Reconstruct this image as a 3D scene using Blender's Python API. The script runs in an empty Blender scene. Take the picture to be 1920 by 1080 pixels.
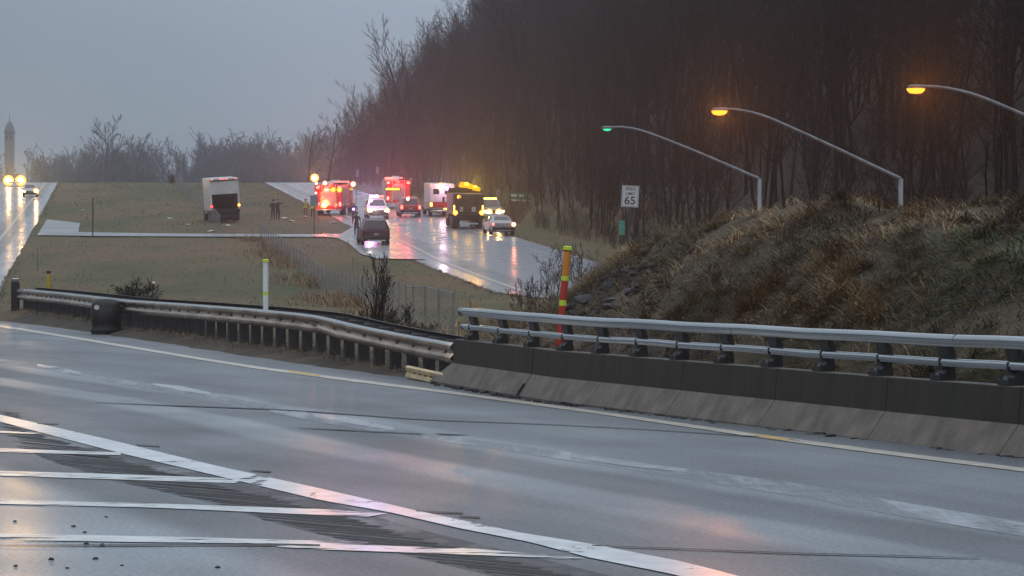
import bpy, bmesh, math, random
import numpy as np
from mathutils import Vector, Matrix, noise as mnoise

random.seed(7)
RNG = np.random.default_rng(11)
SC = bpy.context.scene
COL = SC.collection
R = math.radians
FPX = 5000.0            # focal length in photo pixels (1920 wide)
CAMZ = 1.85
PI = math.pi

# ------------------------------------------------------------------ helpers
def lerp(a, b, t): return a + (b - a) * t
def sstep(a, b, x):
    t = min(1.0, max(0.0, (x - a) / (b - a)))
    return t * t * (3 - 2 * t)
def interp(x, xs, ys):
    if x <= xs[0]: return ys[0]
    for i in range(len(xs) - 1):
        if x <= xs[i + 1]:
            return ys[i] + (ys[i + 1] - ys[i]) * (x - xs[i]) / (xs[i + 1] - xs[i])
    return ys[-1]
def P(px, py, d):
    return Vector(((px - 960) / FPX * d, d, CAMZ + (540 - py) / FPX * d))

class MB:
    """collects geometry for ONE mesh object"""
    def __init__(s): s.v = []; s.f = []; s.m = []; s.uv = {}
    def add(s, verts, faces, m=0, M=None):
        b = len(s.v)
        for q in verts:
            q = Vector(q)
            s.v.append(tuple(M @ q) if M is not None else tuple(q))
        for f in faces:
            s.f.append([b + i for i in f]); s.m.append(m)
        return s
    def box(s, c, size, m=0, bev=0.0, M=None, seg=1):
        sx, sy, sz = [q / 2 for q in size]
        if bev <= 0:
            vs = [(c[0] + x * sx, c[1] + y * sy, c[2] + z * sz) for x in (-1, 1) for y in (-1, 1) for z in (-1, 1)]
            return s.add(vs, [(0, 1, 3, 2), (4, 6, 7, 5), (0, 4, 5, 1), (2, 3, 7, 6), (0, 2, 6, 4), (1, 5, 7, 3)], m, M)
        bm = bmesh.new()
        bmesh.ops.create_cube(bm, size=1.0)
        for v in bm.verts:
            v.co = Vector((v.co.x * size[0] + c[0], v.co.y * size[1] + c[1], v.co.z * size[2] + c[2]))
        bmesh.ops.bevel(bm, geom=list(bm.edges), offset=bev, segments=seg, affect='EDGES', profile=0.5)
        s.bm(bm, m, M); bm.free(); return s
    def bm(s, bm, m=0, M=None):
        bm.verts.index_update()
        return s.add([v.co[:] for v in bm.verts], [[v.index for v in f.verts] for f in bm.faces], m, M)
    def tube(s, pts, r, n=8, m=0, caps=True):
        pts = [Vector(p) for p in pts]
        rs = r if isinstance(r, (list, tuple)) else [r] * len(pts)
        b = len(s.v)
        for i, p in enumerate(pts):
            t = (pts[min(i + 1, len(pts) - 1)] - pts[max(i - 1, 0)]).normalized()
            a = Vector((0, 0, 1)) if abs(t.z) < 0.9 else Vector((0, 1, 0))
            u = t.cross(a).normalized(); w = u.cross(t).normalized()
            for k in range(n):
                an = 2 * PI * k / n
                s.v.append(tuple(p + (u * math.cos(an) + w * math.sin(an)) * rs[i]))
        for i in range(len(pts) - 1):
            for k in range(n):
                k2 = (k + 1) % n
                s.f.append([b + i * n + k, b + i * n + k2, b + (i + 1) * n + k2, b + (i + 1) * n + k]); s.m.append(m)
        if caps:
            s.f.append([b + k for k in range(n)][::-1]); s.m.append(m)
            s.f.append([b + (len(pts) - 1) * n + k for k in range(n)]); s.m.append(m)
        return s
    def lathe(s, prof, n=16, M=None, m=0, close=True):
        vs = []; fs = []
        for (r, z) in prof:
            for k in range(n):
                a = 2 * PI * k / n
                vs.append((r * math.cos(a), r * math.sin(a), z))
        for i in range(len(prof) - 1):
            for k in range(n):
                k2 = (k + 1) % n
                fs.append([i * n + k, i * n + k2, (i + 1) * n + k2, (i + 1) * n + k])
        if close:
            fs.append(list(range(n))[::-1]); fs.append([(len(prof) - 1) * n + k for k in range(n)])
        return s.add(vs, fs, m, M)
    def prism(s, poly, x0, x1, m=0, M=None):
        """poly in (y,z), extruded along x"""
        n = len(poly)
        vs = [(x0, y, z) for y, z in poly] + [(x1, y, z) for y, z in poly]
        fs = [list(range(n)), list(range(2 * n - 1, n - 1, -1))]
        for i in range(n):
            j = (i + 1) % n
            fs.append([i, n + i, n + j, j])
        return s.add(vs, fs, m, M)
    def loft(s, rings, m=0, caps=True, closed=True):
        n = len(rings[0]); vs = [p for r in rings for p in r]; fs = []
        for i in range(len(rings) - 1):
            for k in range(n if closed else n - 1):
                k2 = (k + 1) % n
                fs.append([i * n + k, i * n + k2, (i + 1) * n + k2, (i + 1) * n + k])
        if caps:
            fs.append(list(range(n))[::-1]); fs.append([(len(rings) - 1) * n + k for k in range(n)])
        return s.add(vs, fs, m)
    def obj(s, name, mats, parent=None, smooth=False, fix=True):
        me = bpy.data.meshes.new(name)
        me.from_pydata(s.v, [], s.f)
        ms = mats if isinstance(mats, (list, tuple)) else [mats]
        for q in ms: me.materials.append(q)
        me.polygons.foreach_set('material_index', s.m)
        if smooth: me.polygons.foreach_set('use_smooth', [True] * len(me.polygons))
        if fix:
            bm = bmesh.new(); bm.from_mesh(me)
            bmesh.ops.recalc_face_normals(bm, faces=bm.faces); bm.to_mesh(me); bm.free()
        me.update()
        o = bpy.data.objects.new(name, me); COL.objects.link(o)
        if parent is not None: o.parent = parent
        return o

def raw_mesh(name, verts, faces, mats, midx=None, smooth=False, parent=None):
    """numpy fast path: faces is an (n,k) array"""
    me = bpy.data.meshes.new(name)
    nf, k = faces.shape
    me.vertices.add(len(verts)); me.vertices.foreach_set('co', np.asarray(verts, dtype=np.float32).ravel())
    me.loops.add(nf * k); me.loops.foreach_set('vertex_index', faces.astype(np.int32).ravel())
    me.polygons.add(nf); me.polygons.foreach_set('loop_start', np.arange(0, nf * k, k, dtype=np.int32))
    for q in mats: me.materials.append(q)
    if midx is not None: me.polygons.foreach_set('material_index', np.asarray(midx, dtype=np.int32))
    me.polygons.foreach_set('use_smooth', np.full(nf, smooth))
    me.update(calc_edges=True)
    o = bpy.data.objects.new(name, me); COL.objects.link(o)
    if parent is not None: o.parent = parent
    return o

def tag(o, label=None, cat=None, group=None, kind=None):
    if label: o['label'] = label
    if cat: o['category'] = cat
    if group: o['group'] = group
    if kind: o['kind'] = kind
    return o
def thing(name, label, cat, loc=(0, 0, 0), rot=(0, 0, 0), group=None):
    o = bpy.data.objects.new(name, None); COL.objects.link(o)
    o.empty_display_size = 0.3
    o.location = loc; o.rotation_euler = rot
    return tag(o, label, cat, group)
def copy_tree(o, parent=None):
    c = o.copy(); COL.objects.link(c)
    if parent is not None: c.parent = parent
    for ch in list(o.children): copy_tree(ch, c)
    return c

# ------------------------------------------------------------------ materials
def mat(name, col, rough=0.6, metal=0.0, var=0.0, scale=4.0, col2=None, bump=0.0, bscale=None, emit=None, estr=0.0,
        detail=5.0, stretch=None, rvar=0.0, coat=0.0, spec=None):
    m = bpy.data.materials.new(name); m.use_nodes = True
    nt = m.node_tree; N = nt.nodes; L = nt.links
    b = N['Principled BSDF']
    b.inputs['Base Color'].default_value = (*col, 1)
    b.inputs['Roughness'].default_value = rough
    b.inputs['Metallic'].default_value = metal
    if coat: b.inputs['Coat Weight'].default_value = coat
    if spec is not None: b.inputs['Specular IOR Level'].default_value = spec
    if emit:
        b.inputs['Emission Color'].default_value = (*emit, 1); b.inputs['Emission Strength'].default_value = estr
    if var > 0 or col2 or bump > 0 or rvar > 0:
        tc = N.new('ShaderNodeTexCoord')
        src = tc.outputs['Object']
        if stretch:
            mp = N.new('ShaderNodeMapping'); mp.inputs['Scale'].default_value = stretch
            L.new(src, mp.inputs['Vector']); src = mp.outputs['Vector']
        nz = N.new('ShaderNodeTexNoise'); nz.inputs['Scale'].default_value = scale
        nz.inputs['Detail'].default_value = detail; nz.inputs['Roughness'].default_value = 0.6
        L.new(src, nz.inputs['Vector'])
        rp = N.new('ShaderNodeValToRGB')
        c2 = col2 if col2 else tuple(max(0, q * (1 - var)) for q in col)
        c1 = col if col2 else tuple(min(1, q * (1 + var)) for q in col)
        rp.color_ramp.elements[0].position = 0.34; rp.color_ramp.elements[0].color = (*c2, 1)
        rp.color_ramp.elements[1].position = 0.66; rp.color_ramp.elements[1].color = (*c1, 1)
        L.new(nz.outputs['Fac'], rp.inputs['Fac']); L.new(rp.outputs['Color'], b.inputs['Base Color'])
        if rvar > 0:
            mr = N.new('ShaderNodeMapRange')
            mr.inputs[1].default_value = 0.3; mr.inputs[2].default_value = 0.7
            mr.inputs[3].default_value = max(0.03, rough - rvar); mr.inputs[4].default_value = min(1, rough + rvar)
            L.new(nz.outputs['Fac'], mr.inputs[0]); L.new(mr.outputs[0], b.inputs['Roughness'])
        if bump > 0:
            nb = N.new('ShaderNodeTexNoise'); nb.inputs['Scale'].default_value = bscale or scale * 6
            nb.inputs['Detail'].default_value = 4
            L.new(src, nb.inputs['Vector'])
            bp = N.new('ShaderNodeBump'); bp.inputs['Strength'].default_value = bump; bp.inputs['Distance'].default_value = 0.05
            L.new(nb.outputs['Fac'], bp.inputs['Height']); L.new(bp.outputs['Normal'], b.inputs['Normal'])
    return m

def glow(name, col, strength):
    m = bpy.data.materials.new(name); m.use_nodes = True
    nt = m.node_tree; nt.nodes.clear()
    o = nt.nodes.new('ShaderNodeOutputMaterial'); e = nt.nodes.new('ShaderNodeEmission')
    e.inputs['Color'].default_value = (*col, 1); e.inputs['Strength'].default_value = strength
    nt.links.new(e.outputs[0], o.inputs['Surface'])
    return m

def worn_paint(name, col, thr=0.62, scale=1.6, stretch=(1, 1, 1), rough=0.35, soft=0.05):
    m = mat(name, col, rough, var=0.18, scale=3.0)
    nt = m.node_tree; N = nt.nodes; L = nt.links
    b = N['Principled BSDF']; out = N['Material Output']
    tc = N.new('ShaderNodeTexCoord'); mp = N.new('ShaderNodeMapping'); mp.inputs['Scale'].default_value = stretch
    nz = N.new('ShaderNodeTexNoise'); nz.inputs['Scale'].default_value = scale; nz.inputs['Detail'].default_value = 8; nz.inputs['Roughness'].default_value = 0.65
    L.new(tc.outputs['Object'], mp.inputs['Vector']); L.new(mp.outputs['Vector'], nz.inputs['Vector'])
    mr = N.new('ShaderNodeMapRange'); mr.inputs[1].default_value = thr; mr.inputs[2].default_value = thr + soft
    L.new(nz.outputs['Fac'], mr.inputs[0])
    tr = N.new('ShaderNodeBsdfTransparent'); mx = N.new('ShaderNodeMixShader')
    L.new(mr.outputs[0], mx.inputs['Fac']); L.new(b.outputs[0], mx.inputs[1]); L.new(tr.outputs[0], mx.inputs[2])
    L.new(mx.outputs[0], out.inputs['Surface'])
    return m

M = {}
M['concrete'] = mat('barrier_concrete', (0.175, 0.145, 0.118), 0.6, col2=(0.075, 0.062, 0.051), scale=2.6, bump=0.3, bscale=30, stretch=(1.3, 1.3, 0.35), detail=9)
M['concrete_dark'] = mat('dark_upper_concrete', (0.033, 0.029, 0.019), 0.8, col2=(0.015, 0.0135, 0.010), stretch=(1.4, 1.4, .3), detail=9, scale=3.0, bump=0.2, bscale=30)  # upper wall darker than the footing
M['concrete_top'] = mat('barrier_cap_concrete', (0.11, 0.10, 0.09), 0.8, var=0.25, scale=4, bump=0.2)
M['galv'] = mat('galvanised_rail', (0.46, 0.48, 0.50), 0.2, 0.97, var=0.10, scale=1.2, stretch=(.3, .3, 3))
M['galv_headlit'] = mat('headlight_tinted_rail', (0.62, 0.48, 0.37), 0.24, 0.95, col2=(0.26, 0.17, 0.115), scale=1.1, stretch=(1, 1, 2.5), rvar=0.06)  # warm headlight reflection on the beam face put into its colour
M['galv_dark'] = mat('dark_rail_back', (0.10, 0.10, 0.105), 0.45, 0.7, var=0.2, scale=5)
M['cast'] = mat('cast_post', (0.035, 0.036, 0.038), 0.4, 0.5, var=0.3, scale=8)
M['wood_post'] = mat('dark_post_wood', (0.035, 0.038, 0.04), 0.75, var=0.35, scale=5, stretch=(4, 4, 0.6), bump=0.2)
M['pole'] = mat('lamp_pole_steel', (0.20, 0.205, 0.22), 0.5, 0.5, var=0.25, scale=3, stretch=(1, 1, .3))
M['white_plastic'] = mat('white_plastic', (0.72, 0.74, 0.74), 0.45, var=0.05)
M['lime'] = mat('lime_reflective', (0.55, 0.72, 0.05), 0.4, var=0.05)
M['orange'] = mat('orange_plastic', (0.62, 0.22, 0.02), 0.5, var=0.08)
M['red_plastic'] = mat('red_plastic', (0.42, 0.03, 0.015), 0.5, var=0.12)
M['black'] = mat('black_rubber', (0.012, 0.012, 0.013), 0.55, var=0.2, scale=8)
M['black_gloss'] = mat('black_plastic', (0.008, 0.008, 0.009), 0.6, var=0.2, scale=5)
M['dark'] = mat('dark_interior', (0.008, 0.008, 0.010), 0.8, var=0.3)
M['yellow'] = mat('yellow_plastic', (0.40, 0.29, 0.02), 0.6, var=0.1)
M['stake'] = mat('weathered_stake', (0.16, 0.14, 0.07), 0.8, var=0.2)
M['glass'] = mat('dark_car_glass', (0.012, 0.014, 0.016), 0.06, 0.0, var=0.1, spec=0.6)
M['rim'] = mat('alloy_rim', (0.35, 0.35, 0.36), 0.35, 0.8, var=0.1)
M['chrome'] = mat('bright_bumper', (0.75, 0.75, 0.76), 0.3, 0.6, var=0.05)
M['white_paint'] = mat('white_truck_paint', (0.55, 0.56, 0.57), 0.35, var=0.12, scale=1.2, coat=0.3)
M['dirty_white'] = mat('dirty_white_panel', (0.42, 0.42, 0.42), 0.5, col2=(0.24, 0.23, 0.22), scale=0.9)
M['red_paint'] = mat('fire_red_paint', (0.45, 0.02, 0.012), 0.3, var=0.08, coat=0.5)
M['maroon_paint'] = mat('dark_maroon_paint', (0.045, 0.009, 0.020), 0.35, var=0.08, coat=0.1)
M['silver_paint'] = mat('silver_paint', (0.42, 0.40, 0.41), 0.3, 0.4, var=0.05, coat=0.5)
M['redcar_paint'] = mat('red_suv_paint', (0.30, 0.018, 0.015), 0.3, var=0.08, coat=0.5)
M['brown_paint'] = mat('dark_truck_paint', (0.05, 0.035, 0.02), 0.5, var=0.3, scale=1.5)
M['grey_paint'] = mat('grey_car_paint', (0.12, 0.125, 0.13), 0.3, 0.3, var=0.05, coat=0.5)
M['stripe'] = mat('cream_stripe', (0.65, 0.6, 0.45), 0.4, var=0.05)
M['alu'] = mat('ribbed_aluminium', (0.45, 0.45, 0.46), 0.4, 0.8, var=0.1, stretch=(1, 1, 14), scale=2)
M['sign_white'] = mat('sign_white_sheet', (0.58, 0.60, 0.62), 0.5, var=0.04)
M['sign_black'] = mat('sign_black_ink', (0.012, 0.012, 0.012), 0.6, var=0.05)
M['sign_green'] = mat('sign_green_sheet', (0.03, 0.17, 0.09), 0.5, var=0.08)
M['sign_teal'] = mat('marker_teal_sheet', (0.06, 0.27, 0.21), 0.5, var=0.08)
M['sign_grey'] = mat('bare_sign_back', (0.22, 0.23, 0.25), 0.45, 0.4, var=0.1)
M['sign_cream'] = mat('sign_legend_sheet', (0.62, 0.64, 0.56), 0.5, var=0.05)
M['skin'] = mat('skin', (0.35, 0.2, 0.15), 0.5, var=0.05)
M['uniform'] = mat('dark_uniform', (0.014, 0.013, 0.017), 0.8, var=0.2)
M['bunker'] = mat('khaki_turnout_cloth', (0.11, 0.085, 0.04), 0.85, var=0.2)
M['hivis'] = mat('hivis_cloth', (0.55, 0.62, 0.06), 0.6, var=0.1)
M['hair'] = mat('dark_hair', (0.015, 0.012, 0.01), 0.6, var=0.2)
M['paper'] = mat('white_litter', (0.6, 0.6, 0.6), 0.6, var=0.1)
M['bark'] = mat('bare_bark', (0.017, 0.016, 0.019), 0.95, col2=(0.013, 0.012, 0.014), scale=3, spec=.2)
M['bark_dark'] = mat('dark_bark', (0.013, 0.011, 0.012), 0.95, var=0.2, spec=.2)
M['bark_brown'] = mat('brown_twigs', (0.060, 0.034, 0.024), 0.9, var=0.3)
M['rock'] = mat('slate_rock', (0.042, 0.046, 0.054), 0.6, col2=(0.015, 0.016, 0.018), scale=2.5, bump=0.5, bscale=8)
M['tower'] = mat('tower_cladding', (0.15, 0.155, 0.17), 0.8, var=0.2)  # tower and roof colours lightened to stand for haze fading
M['shingle'] = mat('tower_roof_slate', (0.12, 0.125, 0.14), 0.7, var=0.2)
for nm, c in (('straw', (0.32, 0.235, 0.12)), ('rust', (0.20, 0.118, 0.058)), ('olive', (0.13, 0.118, 0.052)),
              ('umber', (0.085, 0.066, 0.042)), ('greenblade', (0.07, 0.125, 0.045)), ('pale', (0.48, 0.37, 0.22))):
    M[nm] = mat('blade_' + nm, c, 0.85, var=0.25, scale=1.5)

M['dun'] = mat('blade_dun', (.115, .094, .040), .9, var=.2)
M['sward'] = mat('blade_sward', (.080, .080, .026), .9, var=.2)
# lamps' lenses
M['l_amber'] = glow('lit_amber_lens', (1.0, 0.55, 0.06), 12)
M['l_yellow'] = glow('lit_yellow_lens', (1.0, 0.66, 0.04), 3)
M['l_white'] = glow('lit_white_lens', (1.0, 0.86, 0.66), 13)
M['l_warm'] = glow('lit_floodlight_lens', (1.0, 0.70, 0.32), 15)
M['l_sodium'] = glow('lit_sodium_lens', (1.0, 0.27, 0.025), 3.4)
M['l_green'] = glow('warming_green_lens', (0.05, 0.95, 0.45), 1.1)
M['l_red'] = glow('lit_red_lens', (1.0, 0.06, 0.04), 14)
M['l_redsoft'] = glow('lit_red_marker', (1.0, 0.16, 0.12), 4)
M['l_pink'] = glow('lit_pink_strobe', (1.0, 0.42, 0.80), 14)
M['l_blue'] = glow('lit_blue_strobe', (0.45, 0.3, 1.0), 14)
M['l_off_red'] = mat('unlit_red_lens', (0.12, 0.008, 0.008), 0.2, var=0.05)

# ------------------------------------------------------------------ terrain functions
BY = [-60, 44, 48.5, 56, 66, 85, 100, 116, 128, 140, 415, 428, 445, 520, 700, 1000]
BZ = [0, 0, .12, .43, .68, 1.0, 1.2, 1.38, 1.60, 2.25, 18.2, 18.75, 18.9, 17.0, 11.0, 4.0]
def base(y): return interp(y, BY, BZ)
TY = [0, 40, 45, 50.8, 60.6, 79.8, 130, 300]
TZ = [0, 0, .09, .26, .49, .67, .95, 1.2]
def zroad(x, y):
    return interp(.92 * y - .4 * x, TY, TZ)
def ray(px, py, fn, lo=8, hi=160):
    f = lambda d: (CAMZ + (540 - py) / FPX * d) - fn((px - 960) / FPX * d, d)
    for _ in range(60):
        mid = (lo + hi) / 2
        if f(mid) > 0: lo = mid
        else: hi = mid
    d = (lo + hi) / 2; x = (px - 960) / FPX * d
    return Vector((x, d, fn(x, d)))
def onroad(px, py): return ray(px, py, zroad)
def onslope(px, py):
    d = 7.72 / (.058 - (540 - py) / FPX)
    if d < 128 or d > 430:
        return ray(px, py, lambda x, y: base(y), 60, 427)
    return Vector(((px - 960) / FPX * d, d, base(d)))

# foreground edge line (yellow-white) in the world
EDGE_PX = [(-60, 604), (0, 612), (120, 631), (240, 651), (360, 671), (480, 690), (660, 714), (845, 737), (1130, 776), (1430, 820), (1650, 849), (1920, 883)]
EDGE = [onroad(*p) for p in EDGE_PX]
BDIR = Vector((0.335, -0.942)).normalized()
e0 = EDGE[-1]
for k in (8, 16, 26, 40):
    EDGE.append(Vector((e0.x + BDIR.x * k, e0.y + BDIR.y * k, 0)))
f0 = (EDGE[0] - EDGE[2]).normalized()
for k in (20, 45, 80):
    q = EDGE_first = EDGE[0] + f0 * 0
EDGE = [Vector((EDGE[0].x + f0.x * k, EDGE[0].y + f0.y * k, 0)) for k in (90, 50, 22)] + EDGE
def edge_v(x, y):
    """signed distance to the edge line: + on our road, - towards the median"""
    best = 1e9; sg = 1
    for i in range(len(EDGE) - 1):
        a, b = EDGE[i], EDGE[i + 1]
        dx, dy = b.x - a.x, b.y - a.y
        l2 = dx * dx + dy * dy
        t = min(1, max(0, ((x - a.x) * dx + (y - a.y) * dy) / l2))
        qx, qy = a.x + t * dx - x, a.y + t * dy - y
        dd = qx * qx + qy * qy
        if dd < best:
            best = dd; sg = 1 if (dx * (y - a.y) - dy * (x - a.x)) < 0 else -1
    return sg * math.sqrt(best)

# right carriageway
RY = [60, 80, 100, 128, 161, 182, 415, 445, 560, 700]
RX = [17.5, 9.2, 4.2, -.77, -5.8, -8.3, -38.6, -42.6, -58, -76]
def xl_right(y): return interp(y, RY, RX)
RW = 10.6
# left carriageway: its right edge
LY = [60, 138, 415, 445, 560, 700]
LX = [-13.0, -26.3, -70.6, -75.4, -94, -116]
def xr_left(y): return interp(y, LY, LX)
LW = 11.0

BX0, BY0 = 0.356, 44.5
def ybar(x): return BY0 - (x - BX0) * 2.812
RIX = [-2.5, -1, 1.07, 2.45, 3.3, 4.4, 6, 7.7, 12, 20, 30]
RIZ = [.0, .08, 1.0, 2.15, 2.62, 2.95, 2.9, 2.75, 2.55, 2.0, 1.0]
def mound(x, y):
    h = interp(x, RIX, RIZ)
    u = (y - ybar(x) - 1.2) / 16.0
    if u <= 0: s = 0
    elif u < 1: s = math.sin(u * PI / 2) ** 0.85
    else: s = max(0, 1 - sstep(1.0, 1.9, u))
    n = mnoise.fractal(Vector((x * .8, y * .5, 3.1)), 0.7, 2.1, 5) * .26
    return s * (h + n * min(1, h))
def hill(x, y):
    s = x - (xl_right(y) + RW) - 6.5
    if y < 128: s -= (128 - y) * 0.12
    if s <= 0: return 0
    n = mnoise.fractal(Vector((x * .02, y * .012, 0)), 0.8, 2, 3) * 5
    z = .30 * s if s < 5 else 1.5 + .93 * (s - 5)
    z = z if z < 62 else 62 + (z - 62) * .12
    z *= 1 - sstep(560, 720, y) * .75
    return min(z + n * min(1, s / 25), 74)
def G(x, y):
    b = base(y)
    if y < 135:
        v = edge_v(x, y)
        k = sstep(1.25, 2.2, -v) if y > 44.5 else sstep(1.5, 2.3, -v)
        if v > -3.6:
            b = lerp(zroad(x, y) - (.14 if v > -1.2 else .03), max(b, zroad(x, y)) + (0.25 if y < 47 else 0), k)
        elif y < 47: b += .25
    # ditch-free verge + gentle bumps away from paving
    if y > 44:
        dr = min(abs(x - xl_right(y)), abs(x - xl_right(y) - RW)) if not (xl_right(y) < x < xl_right(y) + RW) else 0
        dl = 0 if xr_left(y) - LW < x < xr_left(y) else min(abs(x - xr_left(y)), abs(x - xr_left(y) + LW))
        w = sstep(1.5, 10, min(dr, dl))
        ins = max(min(x - xl_right(y), xl_right(y) + RW - x), min(xr_left(y) - x, x - xr_left(y) + LW))
        if ins > .9 and y > 80: b -= .12
        else: b += w * mnoise.fractal(Vector((x * .12, y * .07, 9)), 1, 2, 3) * .11
        if 193 < y < 222 and xr_left(y) < x < xl_right(y): b -= .0
    mz = mound(x, y) if y < 90 else 0
    return b + mz + (hill(x, y) if y > 60 else 0)

# ------------------------------------------------------------------ materials of the ground
def ground_material():
    m = bpy.data.materials.new('roadside_ground'); m.use_nodes = True
    nt = m.node_tree; N = nt.nodes; L = nt.links; b = N['Principled BSDF']
    b.inputs['Roughness'].default_value = 0.9
    geo = N.new('ShaderNodeNewGeometry')
    def noise(sc, stretch, det=6):
        mp = N.new('ShaderNodeMapping'); mp.inputs['Scale'].default_value = stretch
        L.new(geo.outputs['Position'], mp.inputs['Vector'])
        n = N.new('ShaderNodeTexNoise'); n.inputs['Scale'].default_value = sc; n.inputs['Detail'].default_value = det
        n.inputs['Roughness'].default_value = .65
        L.new(mp.outputs['Vector'], n.inputs['Vector']); return n
    def ramp(src, stops):
        r = N.new('ShaderNodeValToRGB')
        r.color_ramp.elements[0].position = stops[0][0]; r.color_ramp.elements[0].color = (*stops[0][1], 1)
        r.color_ramp.elements[1].position = stops[-1][0]; r.color_ramp.elements[1].color = (*stops[-1][1], 1)
        for p, c in stops[1:-1]: r.color_ramp.elements.new(p).color = (*c, 1)
        L.new(src.outputs['Fac'], r.inputs['Fac']); return r
    big = noise(.10, (1, .35, 1)); fine = noise(2.6, (1, .5, 1), 8)
    r1 = ramp(big, [(.36, (.046, .054, .014)), (.48, (.082, .072, .024)), (.60, (.128, .080, .038)), (.70, (.050, .048, .016))])
    r2 = ramp(fine, [(.3, (.55, .55, .55)), (.7, (1.35, 1.3, 1.25))])
    mx = N.new('ShaderNodeMix'); mx.data_type = 'RGBA'; mx.blend_type = 'MULTIPLY'; mx.inputs[0].default_value = 1
    L.new(r1.outputs[0], mx.inputs[6]); L.new(r2.outputs[0], mx.inputs[7])
    # attribute 'litter' = 1 on mound/woodland floor, dark leaf litter
    at = N.new('ShaderNodeAttribute'); at.attribute_name = 'litter'
    nl = noise(1.2, (1, 1, 1), 7)
    rl = ramp(nl, [(.35, (.030, .025, .019)), (.55, (.065, .050, .034)), (.7, (.10, .072, .046))])
    m2 = N.new('ShaderNodeMix'); m2.data_type = 'RGBA'
    L.new(at.outputs['Fac'], m2.inputs[0]); L.new(mx.outputs[2], m2.inputs[6]); L.new(rl.outputs[0], m2.inputs[7])
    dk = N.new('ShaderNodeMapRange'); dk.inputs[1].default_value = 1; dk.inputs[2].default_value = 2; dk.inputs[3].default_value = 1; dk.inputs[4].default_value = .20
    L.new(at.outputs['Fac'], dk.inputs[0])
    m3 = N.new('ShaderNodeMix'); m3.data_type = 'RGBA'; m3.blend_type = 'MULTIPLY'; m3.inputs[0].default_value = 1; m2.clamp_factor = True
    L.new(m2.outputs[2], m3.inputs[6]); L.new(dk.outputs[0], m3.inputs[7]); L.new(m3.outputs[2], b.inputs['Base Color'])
    bp = N.new('ShaderNodeBump'); bp.inputs['Strength'].default_value = .7; bp.inputs['Distance'].default_value = .15
    L.new(fine.outputs['Fac'], bp.inputs['Height']); L.new(bp.outputs['Normal'], b.inputs['Normal'])
    return m
M['ground'] = ground_material()

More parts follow.
